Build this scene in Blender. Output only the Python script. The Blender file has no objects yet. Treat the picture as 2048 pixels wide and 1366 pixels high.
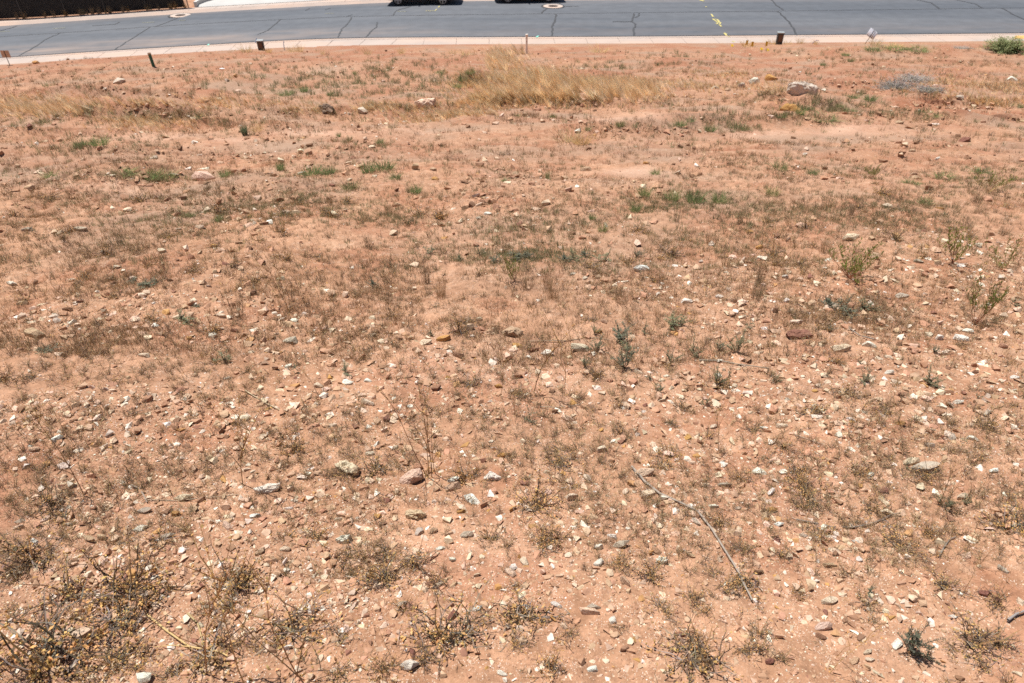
import bpy, bmesh, math, random, time
import numpy as np
from mathutils import Vector, Matrix
random.seed(11); RNG = np.random.default_rng(11)
T0 = time.time()
sc = bpy.context.scene
COL = sc.collection
R_ = math.radians

# ------------------------------------------------------------------ camera numbers
F = 1365.0; CX = 1024.0; CY = 683.0; CAMZ = 1.7; PITCH = R_(36.75)
CP, SP = math.cos(PITCH), math.sin(PITCH)
def rays(px, py):
    px = np.asarray(px, float); py = np.asarray(py, float)
    x = (px - CX) / F; u = (CY - py) / F
    return np.stack([x, CP + u * SP, -SP + u * CP], -1)
def proj(p):
    p = np.asarray(p, float)
    x, y, z = p[..., 0], p[..., 1], p[..., 2] - CAMZ
    d = y * CP - z * SP; u = y * SP + z * CP
    return CX + F * x / d, CY - F * u / d, d

# ------------------------------------------------------------------ noise
def _h(ix, iy, s):
    n = (ix.astype(np.int64) * 374761393 + iy.astype(np.int64) * 668265263 + s * 1274126177) & 0xFFFFFFFF
    n = ((n ^ (n >> 13)) * 1274126177) & 0xFFFFFFFF
    return ((n ^ (n >> 16)) & 0xFFFF) / 65535.0
def vnoise(x, y, s=0):
    ix = np.floor(x); iy = np.floor(y); fx = x - ix; fy = y - iy
    fx = fx * fx * fx * (fx * (fx * 6 - 15) + 10); fy = fy * fy * fy * (fy * (fy * 6 - 15) + 10)
    a = _h(ix, iy, s); b = _h(ix + 1, iy, s); c = _h(ix, iy + 1, s); d = _h(ix + 1, iy + 1, s)
    return (a + (b - a) * fx) * (1 - fy) + (c + (d - c) * fx) * fy - 0.5
def fbm(x, y, s=0, o=4):
    r = 0; a = 1.0
    for i in range(o):
        r = r + a * vnoise(x * 2 ** i + 17.3 * i, y * 2 ** i - 9.1 * i, s + i); a *= 0.5
    return r

# ------------------------------------------------------------------ road surface and the lines of the street
ZR = CAMZ - 8.3
def RZ(x):
    x = np.asarray(x, float)
    return ZR + 0.04 * np.where(x < -5, x + 5, 0.0)
def hit_road(px, py, dz=0.0):
    r = rays(px, py); z = np.full(r.shape[:-1], ZR)
    for _ in range(25):
        t = (z - CAMZ) / r[..., 2]; x = r[..., 0] * t; y = r[..., 1] * t; z = RZ(x) + dz
    return np.stack([x, y, z], -1)
LA = [(0,115.7),(60,112.3),(120,108),(250,99),(400,90.9),(512,83.5),(600,79),(700,75.8),(850,74.5),(1024,74),(1280,73),(1500,71),(1700,69.4),(1850,68.2),(2048,66.3)]
LB = [(0,131.5),(60,127.5),(120,123),(250,114),(400,104.9),(512,99.5),(600,94.5),(700,91.7),(850,90.7),(1024,89.4),(1200,88.4),(1500,87.2),(1600,86.4),(1850,84.5),(2048,83)]
LF = [(0,52.2),(100,45.2),(200,38.4),(420,23.6),(600,13.8),(760,4.8),(850,3),(920,2.2),(1000,1.6),(1200,0),(1600,-3),(2048,-6)]
LW = [(0,41),(100,34.6),(200,28.3),(376,15.8),(560,2.8),(760,-6),(850,-7.6),(1000,-9),(1200,-11),(1600,-14),(2048,-17)]
WALKH = 0.07
def world_line(L, dz=0.0, n=240):
    L = np.array(L, float)
    px = np.linspace(0, 2048, n); py = np.interp(px, L[:, 0], L[:, 1])
    k = np.ones(25) / 25; pe = np.concatenate([py[0] + (py[0] - py[1:13][::-1]), py, py[-1] + (py[-1] - py[-13:-1][::-1])])
    py = np.convolve(pe, k, 'valid')
    w = hit_road(px, py, dz)[:, :2]
    d0 = w[0] - w[12]; d0 /= np.linalg.norm(d0); d1 = w[-1] - w[-20]; d1 /= np.linalg.norm(d1)
    pre = w[0] + d0 * np.array([26, 18, 12, 8, 4, 2])[:, None]; post = w[-1] + d1 * np.array([2, 4, 8, 14, 22, 34])[:, None]
    w = np.concatenate([pre, w, post])
    s = np.concatenate([[0], np.cumsum(np.linalg.norm(np.diff(w, axis=0), axis=1))])
    return w, s
WA, SA = world_line(LA); WF, SF = world_line(LF); WW, SW = world_line(LW, WALKH); WBk, SB = world_line(LB, WALKH)
def yB(x): return np.interp(x, WBk[:, 0], WBk[:, 1])
def yW(x): return np.interp(x, WW[:, 0], WW[:, 1])

# ------------------------------------------------------------------ the lot: height field
def H0(x, y):
    x = np.asarray(x, float); y = np.asarray(y, float)
    yb = yB(np.clip(x, -60, 60)); zb = RZ(np.clip(x, -60, 60)) + WALKH + 0.035
    t = y / yb; tt = np.clip(t, -0.6, 1.0)
    g = 1.18 * tt - 0.18 * tt * tt
    z = zb * g
    over = np.clip((y - yb - .06) / 0.2, 0, 1)
    return z - over * 0.3
def bis(fun, px, py, lo=0.6, hi=75.0):
    r = rays(px, py); a = np.full(r.shape[:-1], lo); b = np.full(r.shape[:-1], hi)
    te = 34.0 / r[..., 1]
    for _ in range(6): te = yB(np.clip(r[..., 0] * te, -60, 60)) / r[..., 1]
    b = np.where(CAMZ + r[..., 2] * te < fun(r[..., 0] * te, r[..., 1] * te), te, b)
    for _ in range(34):
        m = 0.5 * (a + b)
        below = CAMZ + r[..., 2] * m < fun(r[..., 0] * m, r[..., 1] * m)
        b = np.where(below, m, b); a = np.where(below, a, m)
    m = 0.5 * (a + b)
    return r[..., 0] * m, r[..., 1] * m
BUMPS = []
for (px, py, rx, ry, h) in [(480,172,130,.8,.16),(330,208,110,.7,.14),(945,165,30,.5,.22),(150,190,160,.7,.14),(1330,128,90,.5,.14),(1480,150,60,.6,.12),(1700,165,70,.6,.16),(1850,235,200,.5,.14),(1950,125,150,.5,.16),(1640,215,60,.5,.14),(560,262,90,.6,.10),(120,262,150,.6,.14),(420,250,80,.5,.12),(1240,262,120,.6,.12),(150,300,150,.5,.08),(900,345,200,.6,.07),(1500,330,200,.6,.07),(500,375,160,.5,.08),(1070,206,120,.55,.26),(1000,204,40,.4,.1),(1200,212,90,.5,.14),(250,358,100,.55,.2),(330,352,50,.3,.08),(290,233,170,.55,.16),(600,222,150,.5,.15),(790,216,110,.45,.13),
      (1080,170,190,1.3,-.16),(700,150,220,2.2,.25),(1780,108,200,1.3,.28),(1900,205,110,.7,.22),(1590,205,90,.7,.16),(1330,250,120,.6,.1),(1560,245,150,.5,.08),
      (230,150,150,1.6,.18),(1020,395,300,.8,.06),(1700,395,250,.8,.07),(950,1120,70,.07,.018),(430,1050,200,.12,.02),(1500,1100,90,.08,.02),(850,640,300,.3,.04),(1550,600,300,.35,.05)]:
    bx, by = bis(H0, px, py); dd = proj(np.array([bx, by, H0(bx, by)]))[2]
    if ry < .8 and by > 9: ry *= .62; h *= 1.35
    BUMPS.append((float(bx), float(by), rx / F * float(dd), ry, h))
def H1(x, y):
    z = H0(x, y); ef = np.clip((yB(np.clip(x, -60, 60)) - y) / 2.5, 0, 1)
    for bx, by, sx, sy, h in BUMPS:
        z = z + ef * (1.7 * h if by > 9 else h) * np.exp(-((x - bx) / sx) ** 2 - ((y - by) / sy) ** 2)
    return z
def dens_fade(y, wl):           # octaves finer than the sheet's own grid are left out far away
    d = np.maximum(y, 0.5)
    return np.clip((wl / (0.0035 * d * (1 + d * 0.03)) - 2.0) / 1.6, 0, 1)
def H(x, y):
    z = H1(x, y)
    edge = np.clip((yB(x) - y) / 1.2, 0.04, 1)
    n = 0
    for i, (wl, am) in enumerate([(3.1,.12),(1.4,.085),(.62,.065),(.29,.040),(.13,.020),(.06,.010),(.028,.005)]):
        near = np.clip(0.35 + y * 0.12, 0.35, 1.0) if wl > 0.2 else 1.0
        n = n + am * near * dens_fade(y, wl) * vnoise(x / wl + 5.7 * i, y / wl + 3.1 * i, 40 + i)
    # scattered clods
    c = vnoise(x / .11, y / .11, 77) + 0.5
    n = n + dens_fade(y, .11) * 0.02 * np.clip(c - 0.72, 0, 1) * 3 * np.clip(vnoise(x / .9, y / .9, 78) + .55, 0, 1)
    return z + n * edge
def ground(px, py):
    x, y = bis(H1, px, py)
    return np.stack([x, y, H(x, y)], -1)
def gpt(px, py):
    p = ground(np.array([px]), np.array([py]))[0]
    d = proj(p)[2]
    return p, float(d) / F           # point, metres per photo pixel

# ------------------------------------------------------------------ mesh helpers
def mesh_np(name, V, faces, col=None, mats=(), smooth=False, mi=None):
    me = bpy.data.meshes.new(name)
    V = np.ascontiguousarray(V, np.float32); fa = np.ascontiguousarray(faces, np.int32)
    k = fa.shape[1]; n = len(fa)
    me.vertices.add(len(V)); me.vertices.foreach_set('co', V.ravel())
    me.loops.add(n * k); me.loops.foreach_set('vertex_index', fa.ravel())
    me.polygons.add(n); me.polygons.foreach_set('loop_start', np.arange(0, n * k, k, dtype=np.int32))
    me.polygons.foreach_set('use_smooth', np.full(n, smooth, bool))
    if mi is not None: me.polygons.foreach_set('material_index', np.ascontiguousarray(mi, np.int32))
    if col is not None:
        at = me.attributes.new('col', 'FLOAT_COLOR', 'POINT')
        c = np.ones((len(V), 4), np.float32); c[:, :3] = col; at.data.foreach_set('color', c.ravel())
    for m in mats: me.materials.append(m)
    me.update(); me.validate()
    return me
def link(name, me, parent=None):
    o = bpy.data.objects.new(name, me); COL.objects.link(o)
    if parent is not None: o.parent = parent
    return o
def tag(o, label=None, cat=None, group=None, kind=None):
    if label: o['label'] = label
    if cat: o['category'] = cat
    if group: o['group'] = group
    if kind: o['kind'] = kind
    return o
def empty(name, loc):
    o = bpy.data.objects.new(name, None); COL.objects.link(o); o.location = loc; o.empty_display_size = 0.1
    return o
class G:
    """collects triangles with a pigment per vertex"""
    def __init__(s): s.v = []; s.f = []; s.c = []
    def tri(s, pts, col):
        b = len(s.v); s.v += [tuple(p) for p in pts]; s.c += [col] * len(pts)
        for i in range(1, len(pts) - 1): s.f.append((b, b + i, b + i + 1))
    def tube(s, pts, r0, r1, col, n=3, col2=None):
        b = len(s.v); m = len(pts); pts = [Vector(p) for p in pts]
        for i, p in enumerate(pts):
            d = (pts[min(i + 1, m - 1)] - pts[max(i - 1, 0)])
            if d.length < 1e-9: d = Vector((0, 0, 1))
            d.normalize(); a = d.orthogonal().normalized(); e = d.cross(a)
            t = i / max(1, m - 1); r = r0 + (r1 - r0) * t
            cc = col if col2 is None else tuple(col[k] * (1 - t) + col2[k] * t for k in range(3))
            for k in range(n):
                an = 2 * math.pi * k / n; s.v.append(tuple(p + a * (math.cos(an) * r) + e * (math.sin(an) * r))); s.c.append(cc)
        for i in range(m - 1):
            for k in range(n):
                q = b + i * n + k; q2 = b + i * n + (k + 1) % n
                s.f.append((q, q2, q2 + n)); s.f.append((q, q2 + n, q + n))
    def leaf(s, p, d, L, W, col):
        d = Vector(d).normalized(); a = d.cross(Vector((random.gauss(0, .4), random.gauss(0, .4), 1)))
        if a.length < 1e-6: a = Vector((1, 0, 0))
        a.normalize(); p = Vector(p)
        s.tri([p, p + d * L * .45 + a * W * .5, p + d * L, p + d * L * .45 - a * W * .5], col)
    def blade(s, p, d, L, W, col, bend=.3, col2=None):
        d = Vector(d).normalized(); an = random.uniform(0, 6.28)
        a = Vector((math.cos(an), math.sin(an), 0)); p = Vector(p)
        b = Vector((d.x, d.y, 0)) * bend * L + Vector((0, 0, -bend * .25 * L))
        q = p + d * L * .5 + b * .25; e = p + d * L + b
        i0 = len(s.v); c2 = col2 or col
        s.v += [tuple(p + a * W * .5), tuple(p - a * W * .5), tuple(q + a * W * .4), tuple(q - a * W * .4), tuple(e)]
        s.c += [col, col, c2, c2, c2]
        s.f += [(i0, i0 + 1, i0 + 3), (i0, i0 + 3, i0 + 2), (i0 + 2, i0 + 3, i0 + 4)]
    def husk(s, p, r, col):
        b = len(s.v); p = Vector(p); q = Vector((random.gauss(0, 1), random.gauss(0, 1), random.gauss(0, 1))).normalized()
        a = q.orthogonal().normalized(); e = q.cross(a); rl = r * random.uniform(1.2, 2.2)
        s.v += [tuple(p + q * rl), tuple(p - q * rl)] + [tuple(p + a * (r * math.cos(k * 2.094)) + e * (r * math.sin(k * 2.094))) for k in range(3)]
        s.c += [col] * 5
        for k in range(3): s.f += [(b, b + 2 + k, b + 2 + (k + 1) % 3), (b + 1, b + 2 + (k + 1) % 3, b + 2 + k)]
    def arr(s): return np.array(s.v, np.float32).reshape(-1, 3), np.array(s.f, np.int32).reshape(-1, 3), np.array(s.c, np.float32).reshape(-1, 3)
    def mesh(s, name, mat, smooth=False):
        v, f, c = s.arr(); return mesh_np(name, v, f, c, [mat], smooth)
def jit(c, a=.15): 
    k = random.uniform(1 - a, 1 + a); return tuple(max(0, x * k * random.uniform(1 - a * .3, 1 + a * .3)) for x in c)
def merge(variants, which, loc, rot, scl, lean=None, colmul=None):
    """many copies of a few shapes as one triangle soup"""
    VV, FF, CC = [], [], []; off = 0
    for k, (v, f, c) in enumerate(variants):
        idx = np.nonzero(which == k)[0]
        if not len(idx): continue
        ca, sa = np.cos(rot[idx])[:, None], np.sin(rot[idx])[:, None]
        S = scl[idx]
        S = S[:, None, :] if S.ndim == 2 else S[:, None, None]
        P = v[None] * S
        X = P[..., 0] * ca - P[..., 1] * sa; Y = P[..., 0] * sa + P[..., 1] * ca; Z = P[..., 2]
        if lean is not None: X = X + Z * lean[idx][:, 0:1]; Y = Y + Z * lean[idx][:, 1:2]
        P = np.stack([X, Y, Z], -1) + loc[idx][:, None, :]
        n = len(idx); nv = len(v)
        VV.append(P.reshape(-1, 3)); FF.append((f[None] + (np.arange(n) * nv)[:, None, None] + off).reshape(-1, 3))
        C = np.broadcast_to(c[None], (n, nv, 3))
        if colmul is not None: C = C * colmul[idx][:, None, :]
        CC.append(C.reshape(-1, 3)); off += n * nv
    return np.concatenate(VV), np.concatenate(FF), np.concatenate(CC)

# ------------------------------------------------------------------ materials
def mat_new(name):
    m = bpy.data.materials.new(name); m.use_nodes = True; nt = m.node_tree
    return m, nt, nt.nodes['Principled BSDF'], nt.nodes['Material Output']
def N(nt, t, **kw):
    n = nt.nodes.new(t)
    for k, v in kw.items():
        if k in n.inputs.keys(): n.inputs[k].default_value = v
        else: setattr(n, k, v)
    return n
def noise(nt, scale, detail=3, coord='Object', rough=.55, stretch=None):
    tc = N(nt, 'ShaderNodeTexCoord'); n = N(nt, 'ShaderNodeTexNoise', Scale=scale, Detail=detail, Roughness=rough)
    if stretch:
        mp = N(nt, 'ShaderNodeMapping'); mp.inputs['Scale'].default_value = stretch; nt.links.new(tc.outputs[coord], mp.inputs['Vector']); nt.links.new(mp.outputs['Vector'], n.inputs['Vector'])
    else: nt.links.new(tc.outputs[coord], n.inputs['Vector'])
    return n
def ramp(nt, src, a, b, ca=(0, 0, 0, 1), cb=(1, 1, 1, 1)):
    r = N(nt, 'ShaderNodeValToRGB'); r.color_ramp.elements[0].position = a; r.color_ramp.elements[1].position = b
    r.color_ramp.elements[0].color = ca; r.color_ramp.elements[1].color = cb; nt.links.new(src, r.inputs['Fac']); return r
def mix(nt, fac, a, b, mode='MIX'):
    m = N(nt, 'ShaderNodeMix', data_type='RGBA', blend_type=mode)
    for s, i in ((fac, 0), (a, 6), (b, 7)):
        if hasattr(s, 'is_linked') or hasattr(s, 'links'): nt.links.new(s, m.inputs[i])
        elif i == 0: m.inputs[0].default_value = s
        else: m.inputs[i].default_value = (*s[:3], 1)
    return m.outputs[2]
def simple(name, col, rough=.7, var=.15, scale=6, metal=0, bump=0, bscale=40):
    m, nt, b, o = mat_new(name)
    n = noise(nt, scale, 4)
    c = mix(nt, n.outputs['Fac'], tuple(x * (1 - var) for x in col), tuple(min(1, x * (1 + var)) for x in col))
    nt.links.new(c, b.inputs['Base Color']); b.inputs['Roughness'].default_value = rough; b.inputs['Metallic'].default_value = metal
    if bump:
        n2 = noise(nt, bscale, 4); bp = N(nt, 'ShaderNodeBump', Strength=bump, Distance=.01); nt.links.new(n2.outputs['Fac'], bp.inputs['Height']); nt.links.new(bp.outputs['Normal'], b.inputs['Normal'])
    return m
def soil_mat():
    m, nt, b, o = mat_new('soil')
    big = noise(nt, .35, 5); mid = noise(nt, 2.3, 5); fine = noise(nt, 16, 6, rough=.65); vf = noise(nt, 90, 4, rough=.7); wide = noise(nt, .9, 3, stretch=(1, 2.2, 1))
    c = mix(nt, ramp(nt, mid.outputs['Fac'], .32, .68).outputs['Color'], (.335, .178, .104), (.505, .294, .184))
    c = mix(nt, ramp(nt, big.outputs['Fac'], .4, .7).outputs['Color'], c, (.42, .245, .16))
    cr = noise(nt, 1.3, 9, rough=.62); c = mix(nt, ramp(nt, cr.outputs['Fac'], .53, .58, (0, 0, 0, 1), (.55, .55, .55, 1)).outputs['Color'], c, (.36, .165, .095))
    cq = noise(nt, 3.1, 8, rough=.7); c = mix(nt, ramp(nt, cq.outputs['Fac'], .58, .62, (0, 0, 0, 1), (.5, .5, .5, 1)).outputs['Color'], c, (.52, .335, .225))
    f1 = ramp(nt, fine.outputs['Fac'], .35, .7, (.72, .70, .68, 1), (1.16, 1.16, 1.16, 1))
    c = mix(nt, 1.0, c, f1.outputs['Color'], 'MULTIPLY')
    f2 = ramp(nt, vf.outputs['Fac'], .3, .75, (.76, .74, .72, 1), (1.16, 1.16, 1.16, 1))
    c = mix(nt, 1.0, c, f2.outputs['Color'], 'MULTIPLY')
    # disturbed red earth and pale dry sand, stored with the ground itself
    at = N(nt, 'ShaderNodeAttribute', attribute_name='col'); sp = N(nt, 'ShaderNodeSeparateColor'); nt.links.new(at.outputs['Color'], sp.inputs['Color'])
    c = mix(nt, sp.outputs[0], c, (.29, .13, .075)); c = mix(nt, sp.outputs[1], c, (.55, .36, .26)); c = mix(nt, sp.outputs[2], c, (.30, .20, .14))
    # grit: tiny pale and dark grains
    tc = N(nt, 'ShaderNodeTexCoord')
    for sc_, thr, colr in ((150, .17, (.66, .56, .47)), (95, .15, (.24, .12, .075)), (60, .13, (.62, .44, .31))):
        v = N(nt, 'ShaderNodeTexVoronoi', Scale=sc_); nt.links.new(tc.outputs['Object'], v.inputs['Vector'])
        n3 = noise(nt, sc_ * .11, 2); mm = N(nt, 'ShaderNodeMath', operation='MULTIPLY'); nt.links.new(ramp(nt, v.outputs['Distance'], thr, thr + .12, (1, 1, 1, 1), (0, 0, 0, 1)).outputs['Color'], mm.inputs[0]); nt.links.new(ramp(nt, n3.outputs['Fac'], .5, .62).outputs['Color'], mm.inputs[1])
        c = mix(nt, mm.outputs[0], c, colr)
    nt.links.new(c, b.inputs['Base Color']); b.inputs['Roughness'].default_value = .95; b.inputs['Specular IOR Level'].default_value = .15
    b1 = N(nt, 'ShaderNodeBump', Strength=.8, Distance=.02); nt.links.new(fine.outputs['Fac'], b1.inputs['Height'])
    b2 = N(nt, 'ShaderNodeBump', Strength=.5, Distance=.004); nt.links.new(vf.outputs['Fac'], b2.inputs['Height']); nt.links.new(b1.outputs['Normal'], b2.inputs['Normal'])
    nt.links.new(b2.outputs['Normal'], b.inputs['Normal'])
    return m
def stone_mat(attr):
    m, nt, b, o = mat_new('gravel_stone' if attr else 'rock_stone')
    if attr: src = N(nt, 'ShaderNodeAttribute', attribute_name='col').outputs['Color']
    else: src = N(nt, 'ShaderNodeObjectInfo').outputs['Color']
    n1 = noise(nt, 45 if attr else 9, 5, rough=.65); n2 = noise(nt, 160 if attr else 60, 4)
    if not attr:
        oi = N(nt, 'ShaderNodeObjectInfo')
        for n in (n1, n2):
            va = N(nt, 'ShaderNodeVectorMath', operation='ADD'); tc = N(nt, 'ShaderNodeTexCoord'); nt.links.new(tc.outputs['Object'], va.inputs[0]); cb = N(nt, 'ShaderNodeMath', operation='MULTIPLY'); cb.inputs[1].default_value = 30; nt.links.new(oi.outputs['Random'], cb.inputs[0]); nt.links.new(cb.outputs[0], va.inputs[1]); nt.links.new(va.outputs[0], n.inputs['Vector'])
    c = mix(nt, 1, src, ramp(nt, n1.outputs['Fac'], .3, .7, (.80, .785, .77, 1), (1.12, 1.12, 1.12, 1)).outputs['Color'], 'MULTIPLY')
    if not attr:      # earth stains with an outline of their own
        n4 = noise(nt, 3.2, 4); c = mix(nt, ramp(nt, n4.outputs['Fac'], .52, .66, (0, 0, 0, 1), (.4, .4, .4, 1)).outputs['Color'], c, (.46, .26, .165))
    nt.links.new(c, b.inputs['Base Color']); b.inputs['Roughness'].default_value = .9; b.inputs['Specular IOR Level'].default_value = .2
    bp = N(nt, 'ShaderNodeBump', Strength=.6, Distance=.006 if attr else .03); nt.links.new(n1.outputs['Fac'], bp.inputs['Height'])
    bq = N(nt, 'ShaderNodeBump', Strength=.4, Distance=.003 if attr else .008); nt.links.new(n2.outputs['Fac'], bq.inputs['Height']); nt.links.new(bp.outputs['Normal'], bq.inputs['Normal'])
    nt.links.new(bq.outputs['Normal'], b.inputs['Normal'])
    return m
def plant_mat(name, trans=.25, rough=.8):
    m, nt, b, o = mat_new(name)
    src = N(nt, 'ShaderNodeAttribute', attribute_name='col').outputs['Color']; oi = N(nt, 'ShaderNodeObjectInfo')
    r = ramp(nt, oi.outputs['Random'], 0, 1, (.82, .84, .86, 1), (1.18, 1.14, 1.08, 1))
    c = mix(nt, 1, src, r.outputs['Color'], 'MULTIPLY')
    nt.links.new(c, b.inputs['Base Color']); b.inputs['Roughness'].default_value = rough; b.inputs['Specular IOR Level'].default_value = .2
    if trans:
        t = N(nt, 'ShaderNodeBsdfTranslucent'); nt.links.new(c, t.inputs['Color']); ms = N(nt, 'ShaderNodeMixShader'); ms.inputs[0].default_value = trans
        nt.links.new(b.outputs[0], ms.inputs[1]); nt.links.new(t.outputs[0], ms.inputs[2]); nt.links.new(ms.outputs[0], o.inputs['Surface'])
    return m
M_SOIL = soil_mat(); M_GRAVEL = stone_mat(True); M_ROCK = stone_mat(False)
M_TWIG = plant_mat('dry_twigs', .12); M_HUSK = plant_mat('dry_husks', .15); M_LEAF = plant_mat('green_leaves', .42); M_GRASS = plant_mat('dry_grass', .5)
def asphalt_mat():
    m, nt, b, o = mat_new('asphalt')
    n1 = noise(nt, .22, 4, stretch=(.25, 2.6, 1)); n2 = noise(nt, 1.7, 4); n3 = noise(nt, 130, 3)
    c = mix(nt, ramp(nt, n1.outputs['Fac'], .3, .7).outputs['Color'], (.074, .083, .099), (.118, .124, .138))
    c = mix(nt, 1, c, ramp(nt, n2.outputs['Fac'], .35, .7, (.9, .9, .9, 1), (1.08, 1.08, 1.08, 1)).outputs['Color'], 'MULTIPLY')
    c = mix(nt, 1, c, ramp(nt, n3.outputs['Fac'], .3, .7, (.82, .82, .82, 1), (1.18, 1.18, 1.18, 1)).outputs['Color'], 'MULTIPLY')
    at = N(nt, 'ShaderNodeAttribute', attribute_name='col'); sp = N(nt, 'ShaderNodeSeparateColor'); nt.links.new(at.outputs['Color'], sp.inputs['Color'])
    dn = noise(nt, .8, 5, stretch=(.4, 1.6, 1)); mm = N(nt, 'ShaderNodeMath', operation='MULTIPLY'); nt.links.new(sp.outputs[0], mm.inputs[0]); nt.links.new(ramp(nt, dn.outputs['Fac'], .3, .75).outputs['Color'], mm.inputs[1])
    c = mix(nt, mm.outputs[0], c, (.34, .25, .20))
    nt.links.new(c, b.inputs['Base Color']); b.inputs['Roughness'].default_value = .85
    bp = N(nt, 'ShaderNodeBump', Strength=.3, Distance=.004); nt.links.new(n3.outputs['Fac'], bp.inputs['Height']); nt.links.new(bp.outputs['Normal'], b.inputs['Normal'])
    return m
M_ASPH = asphalt_mat()
def concrete_mat(name, col, dust=(.56, .36, .25), amount=.5):
    m, nt, b, o = mat_new(name)
    n1 = noise(nt, 1.1, 5); n2 = noise(nt, .45, 4, stretch=(.5, 1.5, 1)); n3 = noise(nt, 70, 3)
    c = mix(nt, 1, col, ramp(nt, n1.outputs['Fac'], .3, .7, (.9, .9, .9, 1), (1.05, 1.05, 1.05, 1)).outputs['Color'], 'MULTIPLY') if False else mix(nt, ramp(nt, n1.outputs['Fac'], .3, .7).outputs['Color'], tuple(x * .92 for x in col), tuple(x * 1.05 for x in col))
    c = mix(nt, ramp(nt, n2.outputs['Fac'], .42, .72, (0, 0, 0, 1), (amount, amount, amount, 1)).outputs['Color'], c, dust)
    nt.links.new(c, b.inputs['Base Color']); b.inputs['Roughness'].default_value = .9
    bp = N(nt, 'ShaderNodeBump', Strength=.3, Distance=.003); nt.links.new(n3.outputs['Fac'], bp.inputs['Height']); nt.links.new(bp.outputs['Normal'], b.inputs['Normal'])
    return m
M_WALK = concrete_mat('walk_concrete', (.41, .335, .29)); M_KERB = concrete_mat('kerb_concrete', (.36, .285, .245), amount=.6); M_DRIVE = concrete_mat('drive_concrete', (.45, .44, .42), (.45, .38, .32), .35)
M_SEAL = simple('crack_sealant', (.05, .05, .053), .6, .2, 3)
M_YEL = simple('yellow_paint', (.50, .43, .16), .8, .35, 14); M_PALEY = simple('faded_paint', (.30, .29, .20), .8, .15, 9); M_TURQ = simple('turquoise_paint', (.2, .6, .48), .7, .1, 9)

# ------------------------------------------------------------------ the ground sheet of the lot
def dist_poly(PX, PY, pts, sy=3.0):
    d = np.full(PX.shape, 1e9)
    for (x0, y0), (x1, y1) in zip(pts[:-1], pts[1:]):
        dx, dy = x1 - x0, (y1 - y0) * sy; L = dx * dx + dy * dy
        t = np.clip(((PX - x0) * dx + (PY - y0) * sy * dy) / L, 0, 1)
        d = np.minimum(d, np.hypot(PX - x0 - t * dx, (PY - y0) * sy - t * dy))
    return d
BARE = [(1260,342,75,11,1),(640,265,90,9,.8),(560,292,110,7,.8),(1680,263,140,9,.8),(1250,236,80,9,.8),(250,385,120,9,.7),(960,1125,110,55,.75),(1880,1310,150,40,.5),(660,140,50,9,.7),(460,281,70,8,.8),(1900,1130,90,30,.5),(500,1080,110,40,.5),(1560,272,110,7,.7),(880,262,110,6,.6)]
RUTS = [([(1425,94),(1530,120),(1640,152),(1740,188),(1830,207),(1960,224),(2110,246)],9.5,1),([(1480,94),(1600,124),(1720,164),(1850,198),(2110,230)],9.5,1),([(640,283),(860,286),(1010,283),(1130,290),(1250,297),(1500,300),(1750,296),(2100,290)],7,.75),([(600,316),(820,311),(1000,302),(1200,303),(1400,308),(1600,312),(2100,318)],7,.7),([(-50,312),(150,307),(300,303),(520,297),(640,290)],6,.5),([(-50,330),(160,326),(380,330),(560,322)],6,.45),
        ([(1430,96),(1530,112),(1600,128)],26,.75),([(1600,128),(1680,165),(1740,190),(1830,212),(1950,228),(2100,240)],40,.85),([(1475,112),(1600,150),(1690,188)],24,.6),([(560,152),(460,180),(330,212)],40,.6),([(1180,95),(1400,92),(1470,96)],26,.7),([(950,175),(925,190)],26,.6),
        ([(1660,282),(1720,262),(1760,245)],14,.5),([(60,555),(150,545)],24,.35),([(1250,262),(1370,258)],22,.5),([(1900,292),(2100,296)],30,.5)]
PALES = [(640,262,110,10,.7),(560,292,120,7,.6),(1260,342,70,8,.8),(1680,262,160,9,.6),(1560,272,120,8,.55),(300,268,150,10,.5),(980,340,60,6,.3),(880,262,120,6,.45),(650,140,60,10,.4),(1240,235,90,8,.6),(250,383,120,10,.55),(1050,700,300,60,.25),(900,1100,250,60,.2),(1650,960,200,60,.22),(1900,1300,160,50,.25),(1300,280,90,8,.4),(460,280,60,8,.6)]
DARKS = [(1060,235,110,10,.5),(300,222,200,6,.3),(250,355,110,9,.35)]
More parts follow.
